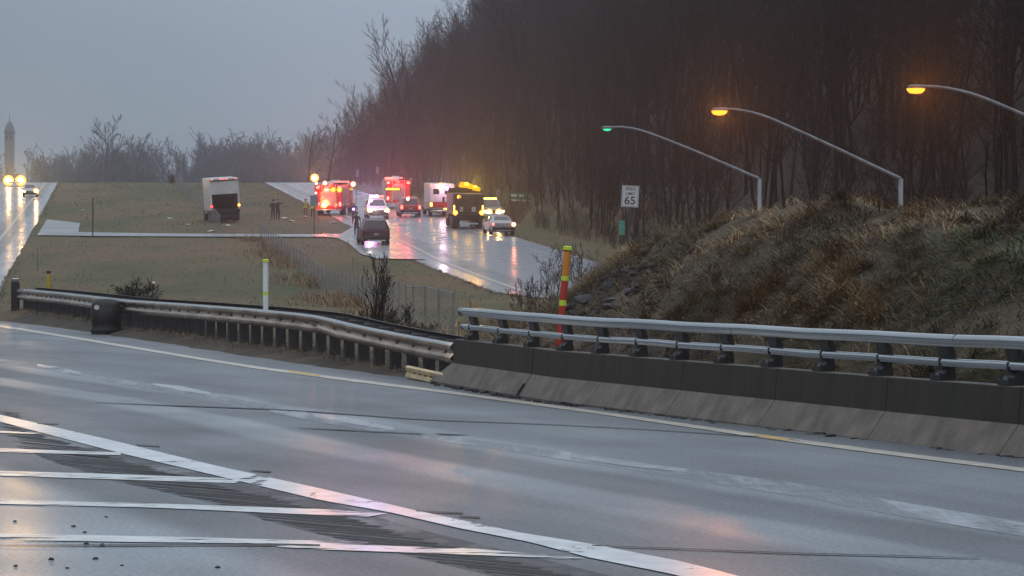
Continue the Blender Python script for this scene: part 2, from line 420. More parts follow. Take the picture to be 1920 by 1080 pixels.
def asphalt_material(name, stops, rough=(.25, .5), base1=(.05, .052, .056), base2=(.075, .077, .08), crack=True):
    """stops: list of (cross distance in m, lightness factor) for wheel-track bands; attribute 'cross' holds metres across, 'along' metres along"""
    m = bpy.data.materials.new(name); m.use_nodes = True
    nt = m.node_tree; N = nt.nodes; L = nt.links; b = N['Principled BSDF']
    at = N.new('ShaderNodeAttribute'); at.attribute_name = 'cross'
    al = N.new('ShaderNodeAttribute'); al.attribute_name = 'along'
    cmb = N.new('ShaderNodeCombineXYZ'); L.new(at.outputs['Fac'], cmb.inputs[0]); L.new(al.outputs['Fac'], cmb.inputs[1])
    def noise(sx, sy, det=5):
        mp = N.new('ShaderNodeMapping'); mp.inputs['Scale'].default_value = (sx, sy, 1)
        L.new(cmb.outputs[0], mp.inputs['Vector'])
        n = N.new('ShaderNodeTexNoise'); n.inputs['Scale'].default_value = 1; n.inputs['Detail'].default_value = det
        L.new(mp.outputs['Vector'], n.inputs['Vector']); return n
    wob = noise(.3, .05, 3)
    mth = N.new('ShaderNodeMath'); mth.operation = 'MULTIPLY_ADD'; mth.inputs[1].default_value = .35
    L.new(wob.outputs['Fac'], mth.inputs[0]); L.new(at.outputs['Fac'], mth.inputs[2])
    lo, hi = stops[0][0], stops[-1][0]
    mr = N.new('ShaderNodeMapRange'); mr.inputs[1].default_value = lo + .17; mr.inputs[2].default_value = hi + .17
    L.new(mth.outputs[0], mr.inputs[0])
    rp = N.new('ShaderNodeValToRGB'); rp.color_ramp.interpolation = 'EASE'
    for p, c in stops[1:-1]: rp.color_ramp.elements.new((p - lo) / (hi - lo)).color = (c, c, c, 1)
    rp.color_ramp.elements[0].color = (stops[0][1],) * 3 + (1,); rp.color_ramp.elements[-1].color = (stops[-1][1],) * 3 + (1,)
    L.new(mr.outputs[0], rp.inputs['Fac'])
    streak = noise(1.6, .07, 6); fine = noise(9, 9, 4)
    a1 = N.new('ShaderNodeMix'); a1.data_type = 'RGBA'
    a1.inputs[6].default_value = (*base1, 1); a1.inputs[7].default_value = (*base2, 1)
    L.new(streak.outputs['Fac'], a1.inputs[0])
    agg = noise(24, 24, 4); blot = noise(.55, .22, 6)
    ag = N.new('ShaderNodeMapRange'); ag.inputs[1].default_value = .3; ag.inputs[2].default_value = .72; ag.inputs[3].default_value = .55; ag.inputs[4].default_value = 1.5
    L.new(agg.outputs['Fac'], ag.inputs[0])
    bl = N.new('ShaderNodeMapRange'); bl.inputs[1].default_value = .32; bl.inputs[2].default_value = .68; bl.inputs[3].default_value = .72; bl.inputs[4].default_value = 1.22
    L.new(blot.outputs['Fac'], bl.inputs[0])
    ab = N.new('ShaderNodeMath'); ab.operation = 'MULTIPLY'; L.new(ag.outputs[0], ab.inputs[0]); L.new(bl.outputs[0], ab.inputs[1])
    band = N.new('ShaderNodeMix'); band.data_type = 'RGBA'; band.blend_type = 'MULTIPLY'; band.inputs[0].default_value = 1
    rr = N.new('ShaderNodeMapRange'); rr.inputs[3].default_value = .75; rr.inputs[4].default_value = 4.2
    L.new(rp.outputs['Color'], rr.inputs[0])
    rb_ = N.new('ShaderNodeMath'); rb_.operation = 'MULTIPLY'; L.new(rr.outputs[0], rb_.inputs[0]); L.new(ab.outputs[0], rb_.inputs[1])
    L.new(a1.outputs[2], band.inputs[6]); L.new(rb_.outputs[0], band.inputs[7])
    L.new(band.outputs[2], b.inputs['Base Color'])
    # roughness: wet bands are smoother
    sm = N.new('ShaderNodeMath'); sm.operation = 'MULTIPLY_ADD'; sm.inputs[1].default_value = .35
    L.new(streak.outputs['Fac'], sm.inputs[0]); L.new(rp.outputs['Color'], sm.inputs[2])
    r2 = N.new('ShaderNodeMapRange'); r2.inputs[1].default_value = .1; r2.inputs[2].default_value = 1.2
    r2.inputs[3].default_value = rough[1]; r2.inputs[4].default_value = rough[0]
    L.new(sm.outputs[0], r2.inputs[0])
    ro = N.new('ShaderNodeMath'); ro.operation = 'MULTIPLY_ADD'; ro.inputs[1].default_value = -.16; L.new(bl.outputs[0], ro.inputs[0]); ro2 = N.new('ShaderNodeMath'); ro2.operation = 'ADD'; ro2.inputs[1].default_value = .16
    L.new(r2.outputs[0], ro2.inputs[0]); L.new(ro2.outputs[0], ro.inputs[2]); L.new(ro.outputs[0], b.inputs['Roughness'])
    b.inputs['IOR'].default_value = 1.4
    bp = N.new('ShaderNodeBump'); bp.inputs['Strength'].default_value = .12; bp.inputs['Distance'].default_value = .01
    L.new(fine.outputs['Fac'], bp.inputs['Height']); L.new(bp.outputs['Normal'], b.inputs['Normal'])
    return m

# ------------------------------------------------------------------ ground sheet
def frange(a, b, st):
    out = []; x = a
    while x < b - 1e-6: out.append(x); x += st
    return out
def build_ground():
    ys = frange(-40, 20, 4) + frange(20, 90, .7) + frange(90, 140, 1.6) + frange(140, 400, 4) + frange(400, 450, 2) + frange(450, 700, 8) + frange(700, 1001, 30)
    ys = sorted(set([round(y, 3) for y in ys] + [128.0, 415.0, 428.0, 445.0]))
    nx = 260
    vs = []; lit = []
    for y in ys:
        # columns: dense in the middle, follow the roads further out
        half = 22 if y < 90 else 22 + (y - 90) * .16
        ctr = 3 if y < 90 else 3 - (y - 90) * .11
        for i in range(nx):
            t = i / (nx - 1) * 2 - 1
            x = ctr + half * (t * 1.6 if abs(t) < .62 else math.copysign(.992 + ((abs(t) - .62) / .38) ** 2 * (300 / half - .992), t))
            z = G(x, y); vs.append((x, y, z))
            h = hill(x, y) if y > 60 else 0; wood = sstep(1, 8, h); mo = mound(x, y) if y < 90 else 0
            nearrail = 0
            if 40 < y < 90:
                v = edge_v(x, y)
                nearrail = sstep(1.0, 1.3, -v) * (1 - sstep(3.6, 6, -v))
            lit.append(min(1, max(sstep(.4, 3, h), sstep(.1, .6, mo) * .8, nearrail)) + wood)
    ny = len(ys)
    idx = np.arange(ny * nx).reshape(ny, nx)
    fs = np.stack([idx[:-1, :-1], idx[:-1, 1:], idx[1:, 1:], idx[1:, :-1]], -1).reshape(-1, 4)
    o = raw_mesh('ground', np.array(vs), fs, [M['ground']], smooth=True)
    at = o.data.attributes.new('litter', 'FLOAT', 'POINT'); at.data.foreach_set('value', np.array(lit, dtype=np.float32))
    tag(o, 'brown winter grass and woodland floor', 'ground', kind='structure')
build_ground()

def strip_road(name, rows, across, mtl, label, cat, cross_attr=None):
    """rows: list of list of Vector; across: metres across for each column"""
    n = len(across); vs = [p for r in rows for p in r]
    ny = len(rows); idx = np.arange(ny * n).reshape(ny, n)
    fs = np.stack([idx[:-1, :-1], idx[:-1, 1:], idx[1:, 1:], idx[1:, :-1]], -1).reshape(-1, 4)
    o = raw_mesh(name, np.array([tuple(v) for v in vs]), fs, [mtl], smooth=True)
    al = []; s = 0
    for i, r in enumerate(rows):
        if i: s += (rows[i][0] - rows[i - 1][0]).length
        al += [s] * n
    a = o.data.attributes.new('along', 'FLOAT', 'POINT'); a.data.foreach_set('value', np.array(al, dtype=np.float32))
    a = o.data.attributes.new('cross', 'FLOAT', 'POINT'); a.data.foreach_set('value', np.array(cross_attr if cross_attr else list(across) * ny, dtype=np.float32))
    bm = bmesh.new(); bm.from_mesh(o.data)
    bmesh.ops.recalc_face_normals(bm, faces=bm.faces)
    if sum(f.normal.z for f in bm.faces) < 0: bmesh.ops.reverse_faces(bm, faces=bm.faces)
    bm.to_mesh(o.data); bm.free()
    return tag(o, label, cat, kind='structure')

def resample(pts, step):
    out = []
    for i in range(len(pts) - 1):
        a, b = pts[i], pts[i + 1]; n = max(1, int((b - a).length / step))
        out += [a + (b - a) * (k / n) for k in range(n)]
    return out + [pts[-1]]

# our road: cross distances (m from the yellow line) of wet bands were read from the photograph
FG_STOPS = [(-2, 0.326), (-.7, 0.196), (.5, 0.228), (2.4, 0.170), (2.85, 0.222), (3.15, 0.469), (3.6, 0.378), (3.95, 0.143), (4.6, 0.156), (4.9, 0.469), (5.4, 0.430), (5.8, 0.170), (7.8, 0.183), (8.8, 0.11), (9.15, 0.16), (9.7, .62), (14, .7), (26, .6)]  # gore stops raised: painted lightness stands for sky reflected in the wet
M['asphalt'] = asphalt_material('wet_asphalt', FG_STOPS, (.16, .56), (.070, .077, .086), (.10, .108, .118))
er = resample([Vector((p.x, p.y, 0)) for p in EDGE], .8)
cross = [-1.9, -1.2, -.4, .6, 1.6, 2.6, 3.6, 4.6, 5.6, 6.6, 7.6, 8.6, 9.6, 10.6, 12, 14, 17, 20, 24, 28]
rows = []; cattr = []
for i, p in enumerate(er):
    a = er[max(0, i - 5)]; b = er[min(len(er) - 1, i + 5)]
    t = (b - a).normalized(); nrm = Vector((t.y, -t.x, 0))
    r = []
    for c in cross:
        cc = c
        if c == -1.9:
            cc = -1.38 + .16 * mnoise.noise(Vector((p.x * .9, p.y * .9, 0))) if p.y > 46 else -1.15
            if p.y <= 46: cc = -1.05
        elif c == -1.2: cc = -.8
        q = p + nrm * cc
        r.append(Vector((q.x, q.y, zroad(q.x, q.y) + .004))); cattr.append(cc - .03 * (min(q.y, 60) - 18) * min(1, max(0, cc / 4)))
    rows.append(r)
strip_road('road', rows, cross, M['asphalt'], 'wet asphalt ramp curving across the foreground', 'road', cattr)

def carriageway(name, xfun, width, sgn, mtl, label, ylo, yhi):
    ys = [y for y in frange(ylo, 140, 2.5)] + frange(140, 400, 5) + frange(400, 456, 2)
    ys = [y for y in sorted(set(ys + [128.0, 415.0, 428.0, 445.0])) if ylo <= y <= yhi]
    acr = [0, 1, 2, 3.4, 5, 6.6, 8.2, 9.4, width]
    rows = [[Vector((xfun(y) + sgn * a + (.22 * mnoise.noise(Vector((y * .35, sgn, 0))) if a == 0 else 0), y, base(y) + .03)) for a in acr] for y in ys]
    return strip_road(name, rows, acr, mtl, label, 'road')
M['asphalt_far'] = asphalt_material('wet_highway_asphalt', [(0, .6), (.9, .5), (1.3, .14), (2.4, .17), (3.4, .5), (5, .4), (6.5, .53), (8.5, .4), (11, .46)], (.14, .36), (.085, .088, .098), (.115, .12, .13))
carriageway('road', xl_right, RW, 1, M['asphalt_far'], 'wet right carriageway climbing to the crest', 76, 452)
carriageway('road', xr_left, LW, -1, M['asphalt_far'], 'wet left carriageway at the picture edge', 70, 452)

# paved median crossover
def flat_poly(name, pts, mtl, label, cat, dz=.06, parent=None):
    mb = MB(); mb.add([(p.x, p.y, p.z + dz) for p in pts], [list(range(len(pts)))])
    o = mb.obj(name, mtl, fix=False)
    if o.data.polygons[0].normal.z < 0: o.data.flip_normals()
    for an in ('along', 'cross'):
        a = o.data.attributes.new(an, 'FLOAT', 'POINT')
        a.data.foreach_set('value', [p.y if an == 'along' else p.x * .3 for p in pts])
    return tag(o, label, cat, kind='structure')
M['pad'] = asphalt_material('wet_crossover_paving', [(-12, .4), (0, .46), (12, .4)], (.2, .36), (.085, .088, .092), (.12, .12, .12))
flat_poly('pavement', [onslope(*p) for p in [(70, 443), (88, 413), (150, 420), (147, 437), (300, 439.5), (480, 440.5), (600, 441), (640, 440), (665, 425), (700, 418), (752, 462), (800, 489), (706, 487), (676, 478), (655, 459), (632, 448), (600, 446), (400, 445.5), (200, 444.5)]],
          M['pad'], 'paved median crossover strip with a wider pad', 'pavement', .085)

# ------------------------------------------------------------------ painted markings on our road
def px_band(up, lo, n=24):
    """two polylines in photo pixels -> quads lying on our road"""
    def along(pl, t):
        xs = [p[0] for p in pl]; L_ = [0]
        for i in range(len(pl) - 1): L_.append(L_[-1] + math.hypot(pl[i + 1][0] - pl[i][0], pl[i + 1][1] - pl[i][1]))
        return interp(t * L_[-1], L_, xs), interp(t * L_[-1], L_, [p[1] for p in pl])
    return [(onroad(*along(up, k / n)), onroad(*along(lo, k / n))) for k in range(n + 1)]
def marking(name, bands, mtl, label, dz=.009):
    mb = MB()
    for bd in bands:
        b = len(mb.v)
        for u, l in bd:
            mb.v.append((u.x, u.y, zroad(u.x, u.y) + dz)); mb.v.append((l.x, l.y, zroad(l.x, l.y) + dz))
        for i in range(len(bd) - 1):
            mb.f.append([b + 2 * i, b + 2 * i + 1, b + 2 * i + 3, b + 2 * i + 2]); mb.m.append(0)
    o = mb.obj(name, mtl, fix=False)
    o.data.update()
    if sum(p.normal.z for p in o.data.polygons) < 0: o.data.flip_normals()
    return tag(o, label, 'road marking', kind='structure')
def thick(pl, w):
    ws = w if isinstance(w, (list, tuple)) else [w] * len(pl)
    return [(x, y - q / 2) for (x, y), q in zip(pl, ws)], [(x, y + q / 2) for (x, y), q in zip(pl, ws)]
M['p_white'] = worn_paint('worn_white_paint', (.62, .64, .66), .60, 1.5, (1, .5, 1), .3)
M['p_edge'] = worn_paint('faded_yellow_white_paint', (.46, .42, .35), .74, .8, (1, 1, 1), .35)
M['p_lane'] = worn_paint('faded_lane_paint', (.33, .36, .38), .60, .9, (1, .4, 1), .25)
M['p_yellow'] = worn_paint('yellow_patch_paint', (.52, .33, .10), .62, 2.0, (1, .6, 1), .4)
M['seal'] = mat('black_crack_seal', (.022, .022, .024), .7, var=.2)
M['crack'] = worn_paint('broken_crack_seal', (.026, .026, .028), .56, 1.4, (1, 1, 1), .6, .12)
M['groove'] = mat('rumble_groove', (.016, .0165, .018), .7, var=.3, scale=6)
wl_up = [(-40, 770), (0, 779), (201, 825), (400, 874), (600, 918), (782, 960), (974, 1001), (1110, 1023), (1279, 1056), (1373, 1080), (1600, 1140)]
wl_lo = [(-40, 781), (0, 792), (120, 824), (220, 850), (440, 902), (600, 940), (726, 962), (861, 993), (993, 1019), (1103, 1048), (1262, 1080), (1420, 1120)]
marking('road_marking', [px_band(wl_up, wl_lo, 60)], M['p_white'], 'wide white gore line running down across the wet road', .012)
hat = [([(-10, 808), (0, 809), (80, 814)], [(-10, 812), (0, 813), (60, 815)]),
       ([(-10, 841), (0, 842), (100, 846), (226, 850)], [(-10, 848), (0, 849), (100, 852), (226, 855)]),
       ([(-10, 884), (0, 885), (189, 890), (460, 900)], [(-10, 893), (0, 894), (189, 900), (440, 908)]),
       ([(-10, 939), (0, 939), (283, 946), (600, 957), (728, 965)], [(-10, 947), (0, 947), (283, 954), (600, 968), (690, 971)]),
       ([(-10, 1003), (0, 1003), (315, 1009), (600, 1016.5), (690, 1019)], [(-10, 1015), (0, 1015), (315, 1020), (600, 1023), (690, 1021)]),
       ([(520, 1027), (600, 1022.5), (883, 1031), (1103, 1050)], [(522, 1028), (600, 1033), (883, 1043), (1050, 1050)])]
marking('road_marking', [px_band(u, l, 30) for u, l in hat], worn_paint('worn_hatch_paint', (.62, .64, .64), .545, 2.4, (.5, 2.2, 1), .3), 'white hatch bars across the wet gore', .0115)
el = [(-60, 604), (0, 612), (120, 631), (240, 651), (360, 671), (480, 690), (660, 714), (845, 737), (1130, 776), (1430, 820), (1650, 849), (1920, 883), (2000, 894)]
marking('road_marking', [px_band(*thick(el, [3.5, 4, 4, 4.5, 4.5, 5, 5, 5, 5.5, 6.5, 7, 7, 7]), 120)], M['p_edge'], 'thin faded edge line along the barrier', .012)
marking('road_marking', [px_band(*thick([(1415, 817), (1445, 822), (1480, 827)], [4, 6, 5]), 8), px_band(*thick([(540, 697), (575, 702), (600, 706)], [3, 4, 3]), 6)], M['p_yellow'], 'yellow patches on the edge line', .015)
dash = [([(70, 685), (110, 692), (152, 701)], [4, 6, 4]), ([(287, 721), (340, 729), (394, 739)], [4, 9, 5]), ([(588, 779), (660, 790), (740, 806)], [7, 11, 6]), ([(1070, 856), (1170, 870), (1288, 884)], [5, 10, 6]), ([(1868, 983), (1930, 994), (2010, 1008)], [6, 12, 12])]
marking('road_marking', [px_band(*thick(p, w), 16) for p, w in dash], M['p_lane'], 'faded white lane dashes on the wet ramp')
# broken pale streak along the lane line: wet sheen put into the colour
sk = [(-20, 672), (70, 685), (270, 721), (400, 741), (600, 783), (760, 811), (960, 838), (1180, 871), (1480, 915), (1700, 955), (1880, 985), (2000, 1006)]
M['film'] = worn_paint('painted_wet_sheen', (.27, .29, .32), .40, .5, (2.2, .22, 1), .42, .22)
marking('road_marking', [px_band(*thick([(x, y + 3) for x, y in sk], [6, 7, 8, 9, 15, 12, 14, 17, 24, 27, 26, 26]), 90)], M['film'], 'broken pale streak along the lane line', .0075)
sk2 = [(0, 640), (160, 664), (330, 688), (500, 712), (700, 742)]
# rumble grooves
gb = []
d = 15.5
LX_ = ([800, 840, 862, 900, 940, 990, 1060, 1120], [0, 40, 90, 200, 380, 545, 835, 1080])
RX_ = ([800, 840, 862, 900, 940, 990, 1060, 1120], [30, 190, 290, 450, 610, 770, 1060, 1300])
while d < 40:
    y = 540 + CAMZ * FPX / d; y2 = 540 + CAMZ * FPX / (d + random.uniform(.10, .125))
    if y < 1130:
        a = interp(y, *LX_) + random.uniform(-12, 12); b = interp(y, *RX_) + random.uniform(-12, 12); s = .085
        gb.append(px_band([(a, y2), (b, y2 + (b - a) * s)], [(a + 6, y), (b - 8, y + (b - a) * s)], 4))
    d += .30
M['scuff'] = worn_paint('dark_wet_scuff', (.060, .062, .066), .40, 1.3, (1, .5, 1), .55, .22)
bl_ = [(x, y) for x, y in zip(LX_[1], LX_[0]) if y > 835]; br_ = [(x, y) for x, y in zip(RX_[1], RX_[0]) if y > 835]
marking('road_marking', [px_band(br_, bl_, 40)], M['scuff'], 'dark milled band of the rumble strip', .0055)
marking('road_marking', gb, M['groove'], 'dark rumble grooves beside the wide white line', .0078)
ck = [([(180, 756), (300, 761), (540, 770), (800, 789), (1000, 796), (1200, 806), (1430, 821), (1500, 828)], [1, 2.2, 2.5, 2, 1.6, 1.5, 2, 1]),
      ([(560, 804), (640, 808), (790, 815.5)], [1, 2.5, 2]), ([(815, 815), (830, 816), (880, 817)], [1, 4, 1]),
      ([(1110, 1026), (1300, 1033), (1500, 1041), (1700, 1046), (1840, 1050)], [2, 3, 3, 3, 1.5]),
      ([(-20, 1026), (220, 1025.5), (420, 1024.5), (600, 1025.5)], [2, 4, 3.4, 5]),
      ([(70, 796), (110, 797)], [2, 2]), ([(255, 836), (300, 839)], [2, 2.5]), ([(470, 884), (508, 887)], [2, 4]), ([(780, 961), (868, 965)], [2, 4]), ([(862, 971), (900, 973)], [3, 4])]
marking('road_marking', [px_band(*thick(p, [q * .6 for q in w]), 20) for p, w in ck], M['crack'], 'dark crack seal lines in the wet asphalt', .0145)
# highway lines
def hwy_line(xfun, off, w, y0, y1, mtl, label, dashes=None):
    mb = MB(); y = y0
    while y < y1 - .01:
        ye = min(y1, y + (dashes[0] if dashes else 5))
        for lim in BY:
            if y + .01 < lim < ye: ye = lim
        b = len(mb.v)
        for q in (y, ye):
            for s in (-w / 2, w / 2): mb.v.append((xfun(q) + off + s, q, base(q) + .036))
        mb.f.append([b, b + 1, b + 3, b + 2]); mb.m.append(0)
        y = ye if not dashes else y + dashes[0] + dashes[1]
    return tag(mb.obj('road_marking', mtl, fix=False), label, 'road marking', kind='structure')
hwy_line(xl_right, 1.5, .22, 80, 450, M['p_edge'], 'yellowish edge line along the right carriageway')
hwy_line(xl_right, RW - 1.6, .18, 80, 450, M['p_lane'], 'white outer edge line of the right carriageway')
hwy_line(xl_right, 5.2, .16, 80, 450, M['p_lane'], 'lane dashes of the right carriageway', (3, 9))
hwy_line(xr_left, -2.0, .22, 74, 450, M['p_edge'], 'yellowish edge line along the left carriageway')
hwy_line(xr_left, -5.7, .16, 74, 450, M['p_lane'], 'lane dashes of the left carriageway', (3, 9))
# look settings
HAZE_D, HAZE_G = 0.0004, 0.85
OVER, SKY_S, SUN_S, EXPO = 13.2, 0.08, 0.3, 0.0
GLOW = 0.26
# ------------------------------------------------------------------ concrete barrier segments
BN = Vector((-0.942, -0.335, 0)).normalized()          # towards our road
BD3 = Vector((0.335, -0.942, 0)).normalized()
def bpt(s, o, z):
    p = Vector((BX0, BY0, 0)) + BD3 * s + BN * o
    return Vector((p.x, p.y, z * (1 - .0035 * min(12, max(0, s))) + zroad(p.x, p.y) - .0030 * max(0, s)))
joints = [-4.2, 0.0] + [3.16 * k for k in range(1, 10)]
ORD = ['first', 'second', 'third', 'fourth', 'fifth', 'sixth', 'seventh', 'eighth', 'ninth', 'tenth']
PROF_UP = [(-.24, .40), (-.21, .835), (-.005, .835), (.0, .825), (.035, .41), (.035, .40)]
PROF_LO = [(-.30, -.08), (-.245, .40), (.037, .40), (.045, .385), (.285, .05), (.285, -.08)]
for i in range(len(joints) - 1):
    a, b = joints[i] + (.03 if i == 1 else .008), joints[i + 1] - .008
    lab = 'end segment of concrete barrier, tapered against the steel guardrail' if i == 0 else \
        '%s segment of the concrete barrier counted from the guardrail, darker upper face' % ORD[i]
    t = thing('concrete_barrier', lab, 'barrier', bpt((a + b) / 2, 0, 0), (0, 0, 0), 'segments of the concrete barrier')
    org = t.location.copy()
    def seg(prof, mats, nm, midx):
        mb = MB(); rings = []; ns = 6
        for k in range(ns + 1):
            s = lerp(a, b, k / ns)
            sh = 0
            if k == 0 or k == ns: sh = .004
            rings.append([bpt(s, o + (0 if o < 0 else -sh), z) - org + Vector((0, 0, 0)) for o, z in prof])
            if i == 0 and k == 0 and nm == 'footing':
                rings[-1] = [bpt(s + (-.55 if o > .2 else -.05), o, z) - org for o, z in prof]
        mb.loft(rings)
        n = len(prof)
        for f in range(ns * n):
            mb.m[f] = midx[f % n]
        return mb.obj(nm, mats, t)
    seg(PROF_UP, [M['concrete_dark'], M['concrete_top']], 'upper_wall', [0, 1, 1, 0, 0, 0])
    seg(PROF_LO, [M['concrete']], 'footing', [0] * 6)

# dirt and broken bits along the barrier foot and in the open joint
mb = MB()
for k in range(420):
    s = random.uniform(-4.6, 28); o = .30 + abs(random.gauss(0, .07)); 
    if mnoise.noise(Vector((s * .7, 0, 2))) < -.12: continue
    sz = random.uniform(.012, .05) * (1.4 if s > 10 else 1)
    p = bpt(s, o, sz * .3)
    mb.box((0, 0, 0), (sz * 2.2, sz * 1.6, sz), bev=0, M=Matrix.Translation(p) @ Matrix.Rotation(random.uniform(0, 6), 4, 'Z') @ Matrix.Rotation(random.uniform(-.5, .5), 4, 'X'))
for k in range(40):
    z = random.uniform(0, .22); p = bpt(random.uniform(-.02, .035), .30 - z * .6, z)
    mb.box((0, 0, 0), (.05, .04, .05), M=Matrix.Translation(p) @ Matrix.Rotation(random.uniform(0, 6), 4, 'Z'))
tag(mb.obj('debris', M['seal']), 'dark grit along the barrier foot', 'debris', kind='stuff')

# twin tube rail on the barrier
rail = thing('barrier_railing', 'twin tube steel railing bolted along the top of the concrete barrier', 'railing', bpt(12, 0, .83))
org = rail.location.copy()
def oval(s, oc, zc, ro, rz, n=20):
    return [bpt(s, oc + (ro * math.cos(a) if math.sin(a) >= -.01 else ro * math.copysign(1 - .5 * min(1, -math.sin(a) * 1.15), math.cos(a)) * (1 if abs(math.cos(a)) > .25 else abs(math.cos(a)) / .25)), zc + rz * math.sin(a)) - org for a in [2 * PI * k / n for k in range(n)]]
for zc, ro, rz, sa in ((1.335, .062, .078, -4.15), (1.065, .045, .052, -4.05)):
    mb = MB(); ss = [sa, sa + .03] + [x for x in frange(-3.8, 28.5, 1.0)]
    rings = []
    for k, s in enumerate(ss):
        dr = .012 * math.sin(s * 1.7) + (.01 if -1 < s < 1 else 0)
        f = .55 if k == 0 else 1
        rings.append(oval(s, -.09, zc + dr * .5, ro * f, rz * f))
    mb.loft(rings); mb.obj('rail_tube', M['galv'], rail, smooth=True)
for s in (1.6, 7.9, 14.2, 20.5):
    mbs = MB(); mbs.loft([oval(s - .004, -.09, 1.335, .0632, .0792), oval(s + .004, -.09, 1.335, .0632, .0792)]); mbs.obj('rail_sleeve', M['galv_dark'], rail)
PP = [(.0, .838), (-.21, .838), (-.215, .90), (-.20, 1.0), (-.215, 1.12), (-.19, 1.23), (-.15, 1.27), (-.10, 1.27), (-.11, 1.18), (-.135, 1.10), (-.13, 1.0), (-.07, .93), (.0, .90)]
for s in frange(-3.55, 28, 1.58):
    mb = MB(); w = .125
    r = [[bpt(s + q, o, z) - org for o, z in PP] for q in (-w, w)]
    mb.loft(r)
    for q in (-.085, .085):
        mb.box(bpt(s + q, -.03, .915) - org, (.035, .035, .03))
    mb.box(bpt(s, -.105, 1.065) - org, (.11, .11, .09), bev=.01)
    mb.obj('post', M['cast'], rail)

# ------------------------------------------------------------------ double faced steel guardrail
GR = [(30, 541, 93), (36, 541, 92), (120, 548.5, 83), (240, 562, 72), (360, 570, 65.3), (480, 579, 60.3), (590, 590, 56.4), (625, 598, 55.2), (665, 608, 53.9), (760, 627, 51.2), (852, 643, 48.5)]
gp = [P(*q) for q in GR]
gp = resample(gp, .45)
# light smoothing
for _ in range(3):
    gp = [gp[0]] + [(gp[i - 1] + gp[i] * 2 + gp[i + 1]) / 4 for i in range(1, len(gp) - 1)] + [gp[-1]]
gr = thing('guardrail', 'double faced steel guardrail on dark wooden posts, dented near the concrete barrier', 'guardrail', (gp[len(gp) // 2].x, gp[len(gp) // 2].y, G(gp[len(gp) // 2].x, gp[len(gp) // 2].y)))
org = gr.location.copy()
WB = [(0, 0), (.03, .004), (.068, -.035), (.082, -.075), (.074, -.115), (.02, -.16), (.004, -.185), (.02, -.21), (.074, -.255), (.082, -.295), (.068, -.335), (.03, -.372), (0, -.375)]
def beam(off, sgn, mats, nm, drop=0):
    rings = []
    for i, p in enumerate(gp):
        t = (gp[min(i + 1, len(gp) - 1)] - gp[max(0, i - 1)]); t.z = 0; t.normalize()
        n = Vector((t.y, -t.x, 0))      # to the road side
        if n.x > 0: n = -n
        pxx = 960 + FPX * p.x / p.y
        dent = 0
        if sgn > 0: dent = math.exp(-((pxx - 612) / 26) ** 2)
        ring = []
        for (o, z) in WB + [(o - .007, z) for o, z in WB[::-1]]:
            oo = o; zz = z
            if z < -.2: oo += dent * .10 * math.sin(pxx * .25 + 1); zz += dent * .05 * math.cos(pxx * .3)
            oo += .006 * mnoise.noise(Vector((p.x * 1.3, p.y * .9, z * 5)))
            q = p + n * (off + sgn * oo) + Vector((0, 0, zz + drop))
            ring.append(q - org)
        rings.append(ring)
    mb = MB(); mb.loft(rings); nn = len(WB) * 2
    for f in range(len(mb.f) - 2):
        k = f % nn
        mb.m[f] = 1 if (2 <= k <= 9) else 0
    return mb.obj(nm, mats, gr, smooth=True)
beam(0, 1, [M['galv'], M['galv_headlit']], 'road_side_beam')
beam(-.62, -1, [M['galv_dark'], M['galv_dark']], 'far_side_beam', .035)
cum = [0]
for i in range(1, len(gp)): cum.append(cum[-1] + (gp[i] - gp[i - 1]).length)
def gat(s):
    for i in range(1, len(gp)):
        if s <= cum[i]:
            f = (s - cum[i - 1]) / max(1e-6, cum[i] - cum[i - 1]); t = gp[i] - gp[i - 1]; t.z = 0; t.normalize()
            return gp[i - 1].lerp(gp[i], f), t
    return gp[-1], t
s = .4
while s < cum[-1] - .2:
    p, t = gat(s); n = Vector((t.y, -t.x, 0)); n = -n if n.x > 0 else n
    ang = math.atan2(t.y, t.x)
    gz = min(G(p.x, p.y), p.z - .6) - .15
    mb = MB()
    c = p + n * -.31
    Mx = Matrix.Translation(c - org) @ Matrix.Rotation(ang, 4, 'Z')
    h = p.z - .03 - gz
    mb.box((0, 0, gz - c.z + h / 2), (.15, .20, h), bev=.006, M=Mx)
    mb.box((0, .205, -.20), (.15, .20, .34), bev=.005, M=Mx)
    mb.box((0, -.205, -.18), (.15, .20, .34), bev=.005, M=Mx)
    mb.obj('post', M['wood_post'], gr)
    mbb = MB(); mbb.box((p + n * .022 + Vector((0, 0, -.188))) - org, (.035, .035, .035), bev=.006); mbb.obj('bolt', M['galv_dark'], gr)
    s += .95
# splice plates
# lower rub rail by the barrier
mb = MB()
q0 = P(764, 697, 49.9); q1 = P(838, 713, 48.4)
tt = (q1 - q0).normalized(); nn_ = Vector((tt.y, -tt.x, 0)).normalized(); nn_ = -nn_ if nn_.x > 0 else nn_
W2 = [(0, .12), (.05, .09), (.03, .02), (0, .0), (.03, -.02), (.05, -.09), (0, -.12)]
mb.loft([[q + nn_ * o + Vector((0, 0, z)) - org for o, z in W2 + [(o - .01, z) for o, z in W2[::-1]]] for q in (q0, q0.lerp(q1, .5), q1)])
M['rub'] = mat('warm_lit_rub_rail', (.60, .47, .28), .45, .3, var=.15, scale=4)  # warm light falling on this rail is put into its colour
mb.obj('rub_rail', M['rub'], gr, smooth=False)
for k in range(5):
    q = q0.lerp(q1, .2 + .14 * k) + nn_ * .005
    mb = MB(); mb.box(q - org, (.05, .05, .05), bev=.01); mb.obj('rub_rail_bolt', M['seal'], gr)
